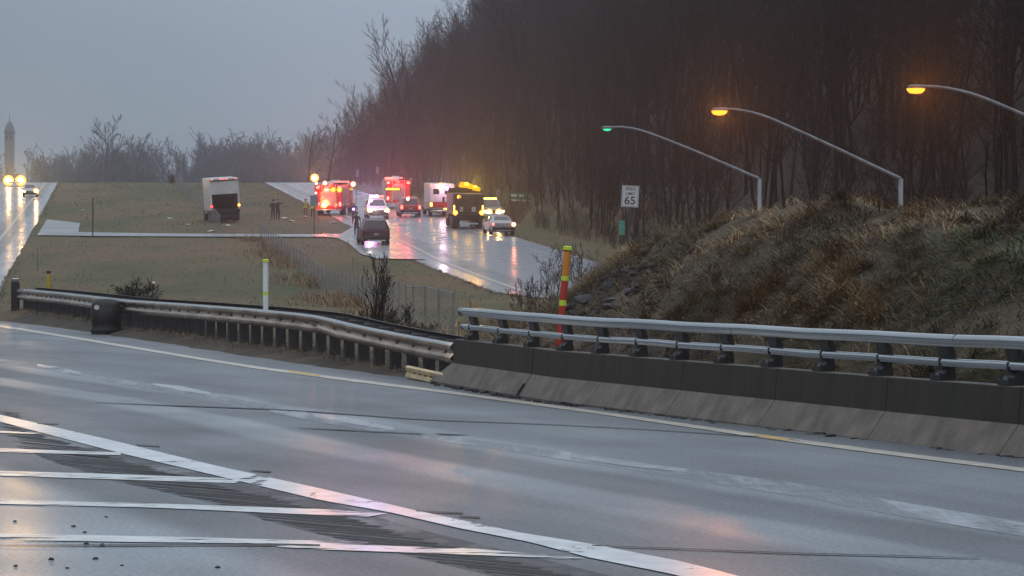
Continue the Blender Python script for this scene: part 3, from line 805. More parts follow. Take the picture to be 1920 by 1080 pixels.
# end treatment at the far end
p, t = gat(.15)
mb = MB(); mb.box((p.x - org.x, p.y - org.y - .2, p.z - org.z - .32), (.26, .3, 1.1), bev=.03); mb.obj('end_post', M['black_gloss'], gr)
mb = MB(); mb.box((p.x - org.x, p.y - org.y - .22, p.z - org.z + .28), (.22, .28, .16), bev=.03); mb.obj('end_cap', M['galv'], gr)

# ------------------------------------------------------------------ black drum in front of the guardrail
q = ray(200, 626, G, 40, 100)
dr = thing('plastic_drum', 'black round-shouldered plastic drum standing against the road side of the guardrail', 'drum', (q.x, q.y, q.z - .03), (0, R(-1), 0)); dr.scale = (1.24, 1.24, 1.12)
mb = MB(); mb.lathe([(.27, 0), (.335, .02), (.34, .10), (.325, .12), (.325, .30), (.335, .32), (.335, .62), (.325, .64), (.325, .70), (.31, .78), (.25, .85), (.12, .88), (.02, .885)], 28)
mb.obj('shell', M['black_gloss'], dr, smooth=True)
mb = MB(); mb.lathe([(.345, .09), (.352, .10), (.352, .14), (.345, .15)], 28, close=False); mb.obj('base_ring', M['black'], dr)
mb = MB(); mb.lathe([(.001, 0), (.055, 0), (.06, .012), (.001, .014)], 14, M=Matrix.Translation((-.16, -.292, .68)) @ Matrix.Rotation(R(90), 4, 'X')); mb.obj('reflector', M['chrome'], dr)

# ------------------------------------------------------------------ marker posts
def marker(name, label, cat, x, y, ztop, r, bands, lean=0, cap=None, group=None):
    z0 = G(x, y); h = ztop - z0
    t = thing(name, label, cat, (x, y, z0), (0, lean, 0), group)
    mb = MB(); ms = []
    zs = [-.05] + [f * h for f, _ in bands[1:]] + [h]
    for i, (f, mk) in enumerate(bands):
        ms.append(M[mk])
        rr = r * (1.03 if mk == 'lime' else 1)
        mb.lathe([(rr, zs[i]), (rr, zs[i + 1])], 14, m=i)
    mb.obj('post', ms, t)
    if cap:
        mb = MB(); mb.lathe([(r * 1.25, h - .01), (r * 1.25, h + .045), (r * .9, h + .06)], 14); mb.obj('cap', M[cap], t)
    return t
w = P(498, 491, 61); marker('marker_post', 'white round marker post with lime bands behind the guardrail', 'marker post', w.x, w.y, w.z, .062,
                            [(0, 'white_plastic'), (.60, 'lime'), (.64, 'white_plastic')], cap='lime')
w = P(1059, 467, 46.2); marker('marker_post', 'tall orange and red marker post with lime bands leaning behind the barrier railing', 'marker post', P(1044, 640, 46.2).x, w.y, w.z, .062,
                               [(0, 'red_plastic'), (.54, 'lime'), (.585, 'red_plastic'), (.745, 'lime'), (.783, 'orange'), (.985, 'black')], lean=R(5.0), cap='lime')
w = P(91, 508, 92); marker('marker_post', 'short yellow marker post with a dark top near the guardrail end', 'marker post', w.x, w.y, w.z, .075, [(0, 'yellow'), (.93, 'black')])
w = P(70, 466, 150); marker('marker_stake', 'thin faded stake beside the left carriageway', 'stake', w.x, w.y, w.z, .03, [(0, 'stake')])
w = P(877, 506, 150); t = marker('marker_post', 'short dark topped delineator beside the right carriageway edge', 'marker post', w.x, w.y, w.z, .03, [(0, 'stake'), (.75, 'black')])
w = P(597, 448, 190)
for px_, py_, d_, lb in ((653, 448, 172, 'thin brown stake at the crossover pad corner left of the maroon suv'), (661, 520, 150, 'thin pale stake in the grass above the bare shrub'),
                         (882, 565, 60, 'pale thin stake just behind the left end of the barrier railing'), (891, 566, 60, 'orange thin stake just behind the barrier railing end')):
    w = P(px_, py_, d_); z = max(w.z, G(w.x, w.y) + .75)
    marker('marker_stake', lb, 'stake', w.x, w.y, z, .018, [(0, 'orange' if 'orange' in lb else 'stake')])
# tall dark post on the crossover
b0 = onslope(174, 446); t = thing('sign_post', 'dark edge-on sign on a tall post beside the crossover strip', 'sign post', (b0.x, b0.y, b0.z))
mb = MB(); mb.tube([(0, 0, -.1), (0, 0, 2.95)], .04, 8); mb.obj('post', M['black'], t)
mb = MB(); mb.box((.0, .06, 2.3), (.03, .5, 1.1), bev=.01); mb.obj('sign_panel', M['cast'], t)
# bare sign back on post near the engine
b0 = onslope(589, 441); t = thing('crossover_sign', 'small grey sign facing away on a thin post at the crossover', 'sign', (b0.x, b0.y, b0.z))
hh = (441 - 366) / FPX * b0.y
mb = MB(); mb.tube([(0, 0, -.1), (0, 0, hh)], .035, 8); mb.obj('post', M['black'], t)
mb = MB(); mb.box((.02, -.06, hh - .42), (.62, .02, .82), bev=.008); mb.obj('sign_panel', M['sign_grey'], t)

# ------------------------------------------------------------------ lettering from strokes (flat solid bars)
def text_mesh(body, size, mtl, parent, loc, name='lettering', rot=(R(90), 0, 0), ext=.004, width=1.0):
    cu = bpy.data.curves.new(name, 'FONT'); cu.body = body; cu.size = size; cu.extrude = ext
    cu.align_x = 'CENTER'; cu.align_y = 'CENTER'; cu.offset = size * .012
    tmp = bpy.data.objects.new(name + '_source', cu); COL.objects.link(tmp)
    dg = bpy.context.evaluated_depsgraph_get()
    me = bpy.data.meshes.new_from_object(tmp.evaluated_get(dg))
    bpy.data.objects.remove(tmp); bpy.data.curves.remove(cu)
    me.materials.clear(); me.materials.append(mtl)
    o = bpy.data.objects.new(name, me); COL.objects.link(o); o.parent = parent
    o.location = loc; o.rotation_euler = rot; o.scale = (width, 1, 1)
    return o
# speed limit sign
ds = 158; c = P(1175, 368, ds); zg = G(c.x, c.y)
t = thing('speed_limit_sign', 'white speed limit 65 sign leaning slightly beside the right carriageway', 'sign', (c.x, c.y, zg), (0, R(3), R(4)))
hz = c.z - zg; sw, sh = 1.02, 1.27
mb = MB(); mb.tube([(0, .05, -.2), (0, .05, hz + sh * .45)], .045, 8); mb.obj('post', M['wood_post'], t)
mb = MB(); mb.box((0, 0, hz), (sw, .02, sh), bev=.006); pan = mb.obj('sign_panel', M['sign_white'], t)
mb = MB()
for (cx, cz, wx, wz) in ((0, sh / 2 - .045, sw - .1, .018), (0, -sh / 2 + .045, sw - .1, .018), (-sw / 2 + .05, 0, .018, sh - .1), (sw / 2 - .05, 0, .018, sh - .1)):
    mb.box((cx, -.012, hz + cz), (wx, .004, wz))
mb.obj('border', M['sign_black'], t)
text_mesh('SPEED', .24, M['sign_black'], t, (0, -.013, hz + .43))
text_mesh('LIMIT', .24, M['sign_black'], t, (0, -.013, hz + .15))
text_mesh('65', .66, M['sign_black'], t, (0, -.013, hz - .27), width=1.05)
# teal mile marker below it
c = P(1166, 427, 161); zg = G(c.x, c.y)
t = thing('mile_marker', 'small narrow teal marker sign low on the verge below the speed sign', 'sign', (c.x, c.y, zg))
mb = MB(); mb.tube([(0, .03, -.2), (0, .03, c.z - zg + .4)], .03, 6); mb.obj('post', M['galv_dark'], t)
mb = MB(); mb.box((0, 0, c.z - zg), (.36, .02, .86), bev=.005); mb.obj('sign_panel', M['sign_teal'], t)
# green guide sign
dg_ = 262; c = P(974, 370, dg_); zg = G(c.x, c.y)
t = thing('guide_sign', 'wide green highway guide sign on two posts beyond the silver sedan', 'sign', (c.x, c.y, zg), (0, R(2), 0))
hz = c.z - zg; sw, sh = 2.25, .86
for x in (-.75, .75):
    mb = MB(); mb.box((x, .07, hz / 2 + .1), (.1, .1, hz + .5), bev=.01); mb.obj('post', M['wood_post'], t)
mb = MB(); mb.box((0, 0, hz), (sw, .03, sh), bev=.01); mb.obj('sign_panel', M['sign_green'], t)
mb = MB()
for (cx, cz, wx, wz) in ((-.60, .17, .62, .2), (.16, .17, .52, .2), (.94, .14, .08, .2), (0, -.30, sw - .1, .16)):
    mb.box((cx, -.02, hz + cz), (wx, .006, wz))
mb.obj('legend_bars', M['sign_cream'], t)
# narrow pale roadside panels
for px_, py_, d_, lb in ((667, 325, 300, 'narrow pale panel on a post above the fire engine'), (768, 340, 300, 'narrow pale panel on a post behind the red suv'), (932, 363, 262, 'narrow pale panel on a post right of the amber lit truck'), (705, 319, 315, 'small pale panel on a thin post far up the road')):
    c = P(px_, py_, d_); zg = G(c.x, c.y)
    t = thing('roadside_marker', lb, 'marker', (c.x, c.y, zg), (0, R(3), 0), 'narrow panels along the highway')
    hz = c.z - zg
    mb = MB(); mb.tube([(0, .04, -.2), (0, .04, hz + .3)], .04, 6); mb.obj('post', M['galv_dark'], t)
    mb = MB(); mb.box((0, 0, hz), (.32, .02, .8), bev=.006); mb.obj('panel', M['sign_grey'], t)

# ------------------------------------------------------------------ street lamps
def spot(parent, loc, col, power, rot, size=110, radius=.08, name='lamp'):
    l = bpy.data.lights.new(name, 'SPOT'); l.color = col; l.energy = power; l.spot_size = R(size); l.spot_blend = 1.0; l.shadow_soft_size = radius
    o = bpy.data.objects.new(name, l); COL.objects.link(o); o.parent = parent; o.location = loc; o.rotation_euler = rot
    return o
def point(parent, loc, col, power, radius=.1, name='lamp'):
    l = bpy.data.lights.new(name, 'POINT'); l.color = col; l.energy = power; l.shadow_soft_size = radius
    o = bpy.data.objects.new(name, l); COL.objects.link(o); o.parent = parent; o.location = loc
    return o
def street_lamp(pts_px, d, lens, col, power, label, ls=1.0):
    """pts_px: lamp end -> arm curve -> mast head, photo pixels at depth d"""
    W = [P(x, y, d) for x, y in pts_px]
    base_ = W[-1]; zg = G(base_.x, base_.y)
    t = thing('street_lamp', label, 'street lamp', (base_.x, base_.y, zg), (0, 0, 0), 'street lamps behind the mound')
    o = Vector((base_.x, base_.y, zg))
    mb = MB(); mb.tube([(0, 0, -.2), (0, 0, base_.z - zg)], [.11, .085], 12)
    mb.lathe([(.2, 0), (.2, .06), (.12, .08)], 12); mb.obj('pole', M['pole'], t, smooth=True)
    # smooth arm
    pp = [q - o for q in W[::-1]]
    fine = []
    for i in range(len(pp) - 1):
        p0, p1, p2, p3 = pp[max(0, i - 1)], pp[i], pp[i + 1], pp[min(len(pp) - 1, i + 2)]
        for k in range(6):
            u = k / 6
            fine.append(.5 * ((2 * p1) + (p2 - p0) * u + (2 * p0 - 5 * p1 + 4 * p2 - p3) * u * u + (3 * p1 - p0 - 3 * p2 + p3) * u ** 3))
    fine.append(pp[-1])
    n = len(fine)
    mb = MB(); mb.tube(fine, [lerp(.062, .038, i / (n - 1)) for i in range(n)], 10); mb.obj('arm', M['pole'], t, smooth=True)
    e = pp[-1]
    mb = MB(); mb.box((e.x - .05, e.y, e.z + .02), (.52, .30, .12), bev=.045, seg=2); hd = mb.obj('lamp_head', M['pole'], t, smooth=False)
    mb = MB(); mb.lathe([(.02, -.24), (.14, -.21), (.20, -.12), (.22, -.02)], 16, M=Matrix.Translation((e.x - .08, e.y, e.z - .02)) @ Matrix.Diagonal((1.3 * ls, .9 * ls, .72 * ls, 1))); mb.obj('lens', lens, t, smooth=True)
    if power: spot(t, (e.x - .08, e.y - .20, e.z - .06), col, power, (R(-90 + 4), 0, 0), 40, .1)
    return t
street_lamp([(1142, 240), (1165, 238), (1200, 244), (1240, 258), (1310, 286), (1375, 314), (1424, 335)], 112, M['l_green'], (.1, 1, .5), 0, 'street lamp glowing faint green, leftmost of the three', .62)
street_lamp([(1353, 206), (1380, 205), (1425, 215), (1470, 233), (1560, 274), (1640, 312), (1689, 335)], 95, M['l_sodium'], (1, .26, .015), 1300, 'lit orange street lamp whose mast head shows, middle of the three')
street_lamp([(1722, 164), (1750, 162), (1800, 170), (1850, 186), (1940, 224), (2040, 268), (2100, 296)], 82, M['l_sodium'], (1, .26, .015), 1300, 'lit orange street lamp with its mast out of frame, rightmost of the three')

# ------------------------------------------------------------------ chain link fence along the median
def chain_material():
    m = bpy.data.materials.new('chain_link_mesh'); m.use_nodes = True
    nt = m.node_tree; N = nt.nodes; L = nt.links; b = N['Principled BSDF']
    b.inputs['Base Color'].default_value = (.24, .25, .28, 1); b.inputs['Metallic'].default_value = .3; b.inputs['Roughness'].default_value = .55
    at = N.new('ShaderNodeAttribute'); at.attribute_name = 'along'
    az = N.new('ShaderNodeAttribute'); az.attribute_name = 'cross'
    def wire(op):
        a = N.new('ShaderNodeMath'); a.operation = op; L.new(at.outputs['Fac'], a.inputs[0]); L.new(az.outputs['Fac'], a.inputs[1])
        s_ = N.new('ShaderNodeMath'); s_.operation = 'MULTIPLY'; s_.inputs[1].default_value = 12.0; L.new(a.outputs[0], s_.inputs[0])
        f = N.new('ShaderNodeMath'); f.operation = 'FRACT'; L.new(s_.outputs[0], f.inputs[0])
        g = N.new('ShaderNodeMath'); g.operation = 'LESS_THAN'; g.inputs[1].default_value = .13; L.new(f.outputs[0], g.inputs[0]); return g
    a, c = wire('ADD'), wire('SUBTRACT')
    mx = N.new('ShaderNodeMath'); mx.operation = 'MAXIMUM'; L.new(a.outputs[0], mx.inputs[0]); L.new(c.outputs[0], mx.inputs[1])
    tr = N.new('ShaderNodeBsdfTransparent'); sh = N.new('ShaderNodeMixShader')
    L.new(mx.outputs[0], sh.inputs['Fac']); L.new(tr.outputs[0], sh.inputs[1]); L.new(b.outputs[0], sh.inputs[2])
    L.new(sh.outputs[0], N['Material Output'].inputs['Surface'])
    return m
M['chain'] = chain_material()
M['fence_steel'] = mat('weathered_fence_steel', (.20, .21, .23), .6, .3, var=.15)
def fence(label, pts, h, posts_every=3.0):
    pts = resample(pts, 1.5)
    o = pts[-1]; t = thing('chain_link_fence', label, 'fence', (o.x, o.y, G(o.x, o.y)))
    org = Vector((o.x, o.y, G(o.x, o.y)))
    vs = []; al = []; cr = []; s = 0
    g0 = []
    for i, p in enumerate(pts):
        if i: s += (p - pts[i - 1]).length
        z = G(p.x, p.y); g0.append(z)
        hh = h + .08 * mnoise.noise(Vector((s * .3, 2, 0)))
        vs += [(p.x - org.x, p.y - org.y, z - org.z + .02), (p.x - org.x, p.y - org.y, z - org.z + hh)]
        al += [s, s]; cr += [0, hh]
    n = len(pts)
    fs = np.array([[2 * i, 2 * i + 2, 2 * i + 3, 2 * i + 1] for i in range(n - 1)])
    ob = raw_mesh('wire_mesh', np.array(vs), fs, [M['chain']], parent=t)
    for nm, dta in (('along', al), ('cross', cr)):
        a = ob.data.attributes.new(nm, 'FLOAT', 'POINT'); a.data.foreach_set('value', np.array(dta, dtype=np.float32))
    mb = MB(); mb.tube([(vs[2 * i + 1][0], vs[2 * i + 1][1], vs[2 * i + 1][2]) for i in range(n)], .014, 6); mb.obj('top_rail', M['fence_steel'], t)
    np_ = 0
    for i in range(0, n, max(1, int(posts_every / 1.5))):
        p = pts[i]
        mb = MB(); mb.tube([(p.x - org.x, p.y - org.y, g0[i] - org.z - .1), (p.x - org.x, p.y - org.y, vs[2 * i + 1][2] + .04)], .024, 6); mb.obj('post', M['fence_steel'], t); np_ += 1
        if np_ > 95: break
    return t
fence('grey chain link fence from the crest down to the crossover, under the box truck', [onslope(328, 349), onslope(345, 363), onslope(375, 394), onslope(398, 421), onslope(413, 441)], 1.5, 4.5)
fb = [onslope(488, 447), onslope(515, 470), onslope(560, 505)] + [P(x, 540, d) for x, d in ((612, 128), (664, 104), (720, 84), (775, 70), (850, 60.5))]
fence('grey chain link fence from the crossover down to the barrier end', fb, 1.12, 3.0)

# ------------------------------------------------------------------ litter and stones
for px_, py_, sz in ((317, 411, .45), (396, 435, .4), (353, 423, .2), (428, 424, .3), (533, 410, .42), (546, 416, .42), (572, 407, .3), (627, 419, .5), (156, 395, .2), (288, 533, .12)):
    q = onslope(px_, py_) if py_ < 500 else ray(px_, py_, G, 70, 200)
    mb = MB()
    vs = []
    for k in range(9):
        a = k / 9 * 2 * PI; r = sz * random.uniform(.6, 1.1)
        vs.append((r * math.cos(a), r * .7 * math.sin(a), random.uniform(.02, .09)))
    mb.add(vs + [(0, 0, .14), (0, 0, 0)], [(k, (k + 1) % 9, 9) for k in range(9)] + [((k + 1) % 9, k, 10) for k in range(9)])
    o = mb.obj('litter_sheet', M['paper']); o.location = (q.x, q.y, q.z + .02)
    tag(o, 'crumpled white sheet of litter lying on the median grass', 'litter', 'white litter on the median grass')
for px_, py_ in ((199, 971), (138, 989), (159, 1000), (28, 979), (162, 1022), (192, 1024), (96, 1051), (179, 1050), (126, 1067), (29, 1063), (228, 1062), (408, 1066)):
    q = onroad(px_, py_); r = random.uniform(.010, .017)
    bm = bmesh.new(); bmesh.ops.create_icosphere(bm, subdivisions=2, radius=r)
    for v in bm.verts: v.co *= 1 + .35 * mnoise.noise(v.co * 90 + Vector((px_, 0, 0))); v.co.z *= .7; v.co.x *= 1.3
    mb = MB(); mb.bm(bm); bm.free()
    o = mb.obj('stone', M['seal'], smooth=True); o.location = (q.x, q.y, q.z + r * .6)
    tag(o, 'small dark stone lying on the wet striped gore', 'stone', 'dark stones on the wet gore')
# ------------------------------------------------------------------ bare trees
def tree_segments(seed, H, n1=11, n2=6, n3=4, spread=.55, r0=.16, droop=0.0, stems=1, start=.28, twig=.018):
    rn = random.Random(seed); segs = []
    def perp(d):
        a = Vector((rn.uniform(-1, 1), rn.uniform(-1, 1), rn.uniform(-1, 1)))
        return (a - d * a.dot(d)).normalized()
    def limb(p, d, length, r, lev, nk):
        ns = 5 if lev == 0 else (3 if lev == 1 else 2)
        pts = [p]; dd = d.copy()
        for k in range(ns):
            dd = (dd + perp(dd) * (.10 if lev == 0 else .22) + Vector((0, 0, .10 - droop))).normalized()
            pts.append(pts[-1] + dd * length / ns)
        for k in range(ns):
            ra = lerp(r, r * .35, k / ns); rb = lerp(r, r * .35, (k + 1) / ns)
            segs.append((pts[k], pts[k + 1], max(ra, twig), max(rb, twig * .7), lev))
        if lev >= 3 or nk[lev] == 0: return
        for j in range(nk[lev]):
            u = (start if lev == 0 else .25) + (1 - (start if lev == 0 else .25)) * (j + rn.random()) / nk[lev]
            u = min(.98, u); i = min(ns - 1, int(u * ns)); f = u * ns - i
            q = pts[i].lerp(pts[i + 1], f); bd = (pts[i + 1] - pts[i]).normalized()
            nd = (bd * (1 - spread * .55) + perp(bd) * spread + Vector((0, 0, .25 if lev == 0 else .1))).normalized()
            ln = length * (.52 if lev == 0 else .5) * (1 - .45 * u) * rn.uniform(.75, 1.2)
            limb(q, nd, ln, lerp(r, r * .35, u) * (.5 if lev == 0 else .55), lev + 1, nk)
    for s in range(stems):
        a = rn.uniform(0, 2 * PI); lean = 0 if stems == 1 else rn.uniform(.15, .5)
        limb(Vector((math.cos(a) * .1 * (stems > 1), math.sin(a) * .1 * (stems > 1), -.2)), Vector((math.cos(a) * lean, math.sin(a) * lean, 1)).normalized(), H * rn.uniform(.8, 1), r0, 0, (n1, n2, n3))
    return segs
def seg_mesh(segs, sides=3):
    n = len(segs)
    p0 = np.array([s[0][:] for s in segs]); p1 = np.array([s[1][:] for s in segs]); ra = np.array([s[2] for s in segs]); rb = np.array([s[3] for s in segs])
    t = p1 - p0; t /= np.linalg.norm(t, axis=1, keepdims=True) + 1e-9
    ref = np.where(np.abs(t[:, 2:3]) < .9, np.array([[0, 0, 1.]]), np.array([[1., 0, 0]]))
    u = np.cross(t, ref); u /= np.linalg.norm(u, axis=1, keepdims=True); w = np.cross(u, t)
    V = np.zeros((n, 2 * sides, 3))
    for k in range(sides):
        a = 2 * PI * k / sides
        dirv = u * math.cos(a) + w * math.sin(a)
        V[:, k] = p0 + dirv * ra[:, None]; V[:, sides + k] = p1 + dirv * rb[:, None]
    b = np.arange(n)[:, None] * 2 * sides
    F = np.concatenate([b + np.array([[k, (k + 1) % sides, sides + (k + 1) % sides, sides + k]]) for k in range(sides)], 0)
    return V.reshape(-1, 3), F
def scatter_mesh(name, variants, placements, mats, parent=None, smooth=True):
    """placements: (variant, x, y, z, scale, rot, matindex)"""
    VS = []; FS = []; MI = []; off = 0
    for (vi, x, y, z, sc, ro, mi) in placements:
        V, F = variants[vi]
        c, s = math.cos(ro), math.sin(ro)
        W = np.empty_like(V)
        W[:, 0] = (V[:, 0] * c - V[:, 1] * s) * sc + x; W[:, 1] = (V[:, 0] * s + V[:, 1] * c) * sc + y; W[:, 2] = V[:, 2] * sc + z
        VS.append(W); FS.append(F + off); MI.append(np.full(len(F), mi)); off += len(V)
    return raw_mesh(name, np.concatenate(VS), np.concatenate(FS), mats, np.concatenate(MI), smooth, parent)

M['bark_far'] = mat('haze_paled_branches', (.095, .095, .11), .95, var=.15)  # paled so the branch colour carries part of the haze
wood_var = [seg_mesh(tree_segments(100 + k, 1.0 * h, n1, n2, n3, sp, .16, twig=.022)) for k, (h, n1, n2, n3, sp) in enumerate(((15, 11, 6, 3, .6), (13, 12, 5, 3, .8), (17, 11, 6, 3, .5), (12, 10, 6, 3, .75), (14, 12, 6, 3, .55)))]
brush_var = [seg_mesh(tree_segments(200 + k, 3.2, 6, 4, 0, .6, .03, stems=4, start=.15, twig=.014)) for k in range(3)]

def hill_edge(y): return xl_right(y) + RW + 6.5 - (max(0, 128 - y) * .12 * -1 if y < 128 else 0)
# individual trees picked out on the skyline of the hill
def lone_tree(px_, d, H, seed, label, mtl='bark', group=None, n=(12, 7, 5), sp=.55, r0=.2, sink=.3, cat='tree', name='bare_tree', z=None, stems=1, start=.28, twig=.02):
    x = (px_ - 960) / FPX * d; zg = (G(x, d) if z is None else z) - sink
    t = thing(name, label, cat, (x, d, zg), (0, 0, 0), group)
    segs = tree_segments(seed, H, *n, sp, r0, stems=stems, start=start, twig=twig)
    for nm, sel, sides in (('trunk', [s for s in segs if s[4] == 0], 8), ('crown', [s for s in segs if s[4] > 0], 4)):
        V, F = seg_mesh(sel, sides)
        raw_mesh(nm, V, F, [M[mtl]], smooth=True, parent=t)
    return t
pl = []
rr = random.Random(5)
tries = 0
while len(pl) < 1500 and tries < 40000:
    tries += 1
    y = 95 + 470 * rr.random() ** 1.25
    s = rr.random() ** 1.15 * (70 if y < 330 else 55) + .3
    x = hill_edge(y) + s
    pxx = 960 + FPX * x / y
    if not (500 < pxx < 2100): continue
    z = G(x, y)
    pyy = 540 - (z - CAMZ) / y * FPX
    if pyy < -130: continue
    sc = rr.uniform(.75, 1.15) * (.55 if s < 5 else 1)
    pl.append((rr.randrange(5), x, y, z - .3, sc, rr.uniform(0, 6.28), 0 if rr.random() < .7 else 1))
tag(scatter_mesh('hillside_woods', wood_var, pl, [M['bark'], M['bark_dark']]), 'bare winter woodland covering the dark hillside', 'woodland', kind='stuff')
pl = []
for k in range(1500):
    y = 90 + 380 * rr.random() ** 1.3; s = -2.5 + rr.random() ** 1.6 * 40
    x = hill_edge(y) + s
    pl.append((rr.randrange(3), x, y, G(x, y) - .1, rr.uniform(.4, 1.1) * (.6 if s < 2 else 1), rr.uniform(0, 6.28), 0 if rr.random() < .5 else 1))
tag(scatter_mesh('undergrowth', brush_var, pl, [M['bark_brown'], M['bark_dark']]), 'leafless undergrowth along the foot of the hill', 'undergrowth', kind='stuff')
sky = [(772, 335, 21, 31, 'tall vase-shaped bare tree standing above the hill skyline', (13, 7, 6), .42), (735, 350, 14, 32, 'smaller bare tree on the skyline left of the tall vase-shaped tree', (11, 6, 5), .55),
       (820, 318, 15, 33, 'bushy bare tree on the skyline at the upper frame edge', (12, 7, 5), .6), (675, 400, 12, 34, 'low round bare tree on the lower hill skyline', (11, 7, 5), .7), (615, 450, 12, 35, 'bare tree at the foot of the hill skyline beside the crest', (11, 7, 5), .7),
       (575, 480, 12, 36, 'leftmost bare tree of the hill skyline, beyond the road crest', (11, 7, 5), .75)]
for px_, d, H, sd, lb, n, sp in sky:
    lone_tree(px_, d, H, sd, lb, group='bare trees on the hill skyline', n=n, sp=sp)
# distant tree line behind the crest
for px_, d, H, sd, lb, sp, n in ((188, 620, 27.5, 41, 'tall hazy bare tree beyond the crest, larger of the two', .55, (13, 8, 6)), (262, 625, 23.5, 42, 'hazy bare tree beyond the crest, smaller of the two with a leaning top', .6, (12, 7, 5))):
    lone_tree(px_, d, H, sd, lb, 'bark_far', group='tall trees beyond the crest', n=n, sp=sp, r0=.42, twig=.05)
pl = []
for k in range(300):
    y = rr.uniform(720, 900); x = rr.uniform(-.215, -.055) * y
    pxx = 960 + FPX * x / y
    if pxx < 75: continue
    top = interp(pxx, [75, 130, 250, 300, 340, 420, 480, 560, 700], [318, 306, 300, 300, 295, 285, 290, 296, 270])
    z = base(y) - .5
    H = CAMZ + (540 - top + rr.uniform(-22, 8)) / FPX * y - z
    if 285 < pxx < 342 and rr.random() < .55: H *= .6
    vi = rr.randrange(5)
    pl.append((vi, x, y, z, max(4, H) / (15, 13, 17, 12, 14)[vi], rr.uniform(0, 6.28), 0))
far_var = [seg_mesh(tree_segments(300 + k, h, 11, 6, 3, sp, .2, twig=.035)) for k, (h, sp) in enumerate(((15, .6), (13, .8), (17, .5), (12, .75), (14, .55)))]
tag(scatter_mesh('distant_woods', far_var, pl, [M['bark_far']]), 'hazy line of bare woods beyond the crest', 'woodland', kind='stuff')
# hazy tower
d = 930; x = P(18, 0, d).x; zb = base(d) - 1; top = P(0, 232, d).z; t = thing('tower', 'hazy square tower with stepped cap and thin spire at the left picture edge', 'tower', (x, d, zb))
h = top - zb
mb = MB(); mb.box((0, 0, (h - 3.2) / 2), (3.0, 3.0, h - 3.2), bev=.08); mb.obj('shaft', M['tower'], t)
mb = MB(); mb.box((0, 0, h - 3.0), (3.5, 3.5, .5), bev=.08); mb.obj('cornice', M['shingle'], t)
mb = MB(); mb.lathe([(1.9, h - 2.75), (1.5, h - 1.2), (.9, h + .2), (.25, h + .9)], 8); mb.obj('roof', M['shingle'], t)
mb = MB(); mb.lathe([(.2, h + .8), (.12, h + 2.4), (.03, h + 4.1)], 6); mb.obj('spire', M['shingle'], t)
mb = MB()
for xx in (-.75, .75): mb.box((xx, -1.51, h - 5), (.6, .05, 1.6))
mb.obj('belfry_opening', M['dark'], t)
lone_tree(-12, 620, 18, 44, 'hazy bare tree overlapping the left frame edge beside the tower', n=(12, 7, 5), sp=.7, r0=.3, twig=.05)

# ------------------------------------------------------------------ shrubs behind the guardrail
def shrub(px_, d, H, seed, label, mtl, stems, n, sp, r0, start=.15, name='bare_shrub', twig=.006, group=None, py=None):
    return lone_tree(px_, d, H, seed, label, mtl, n=n, sp=sp, r0=r0, sink=.05, cat='shrub', name=name, stems=stems, start=start, twig=twig, group=group)
shrub(703, 66, 2.05, 51, 'dark leafless shrub with upright branches just behind the guardrail', 'bark_dark', 5, (8, 4, 2), .42, .026)
shrub(745, 63.5, .95, 52, 'low dense twiggy shrub right of the taller bare shrub', 'bark_dark', 6, (9, 5, 3), .7, .014)
shrub(690, 64.5, .8, 58, 'low twiggy shrub at the foot of the taller bare shrub', 'bark_dark', 5, (8, 5, 3), .7, .013)
shrub(256, 80, 1.25, 53, 'rounded dark brown shrub behind the guardrail right of the black drum', 'bark_dark', 9, (12, 7, 3), .8, .014)
shrub(322, 408, 1.4, 54, 'brown rounded shrub on the crest at the top of the fence', 'bark_brown', 8, (9, 5, 2), .9, .04, twig=.02)
for k, (px_, d, H) in enumerate(((800, 58, .75), (840, 56, .6), (775, 60, .7))):
    shrub(px_, d, H, 60 + k, 'low brown scrub in front of the fence end behind the guardrail', 'bark_brown', 7, (9, 5, 3), .8, .010, group='low brown scrub by the fence end')
for k, (px_, d, H, lb) in enumerate(((935, 62, .55, 'low brown scrub beside the barrier end, under the wet highway'), (985, 62, .85, 'brown scrub clump at the left foot of the mound'), (1040, 63, 1.35, 'arching dry weed clump beside the orange and red marker post'),
                                     (1085, 64, 1.25, 'arching dry weed clump right of the orange and red marker post'), (1130, 65, 1.0, 'dry weed clump on the mound shoulder below the mile marker'), (1010, 60, 1.1, 'tall thin dry weeds standing against the wet highway'))):
    shrub(px_, d, H, 70 + k, lb, 'bark_brown', 6, (6, 3, 2), .5, .007, name='dry_weed_clump', twig=.005)
# two dead saplings on the mound
for px_, d, H, lb, sd in ((1845, 46, 1.35, 'shorter of two bare black saplings on the mound top', 81), (1872, 45, 1.6, 'taller of two bare black saplings on the mound top', 82)):
    x = (px_ - 960) / FPX * d; zg = G(x, d)
    t = thing('dead_sapling', lb, 'sapling', (x, d, zg))
    rn = random.Random(sd); pts = [Vector((0, 0, -.1))]
    top = P(px_ + 5, 250 if sd == 82 else 265, d).z - zg
    for k in range(8): pts.append(Vector((rn.uniform(-.02, .02) + k * .008, 0, top * (k + 1) / 8)))
    mb = MB(); mb.tube(pts, [.024 - .001 * k for k in range(9)], 6); mb.obj('stem', M['bark_dark'], t)
    mb = MB()
    for k in range(5):
        q = pts[3 + k]; mb.tube([q, q + Vector((rn.uniform(-.08, .08), rn.uniform(-.05, .05), .08))], [.007, .004], 4)
    mb.obj('side_twigs', M['bark_dark'], t)

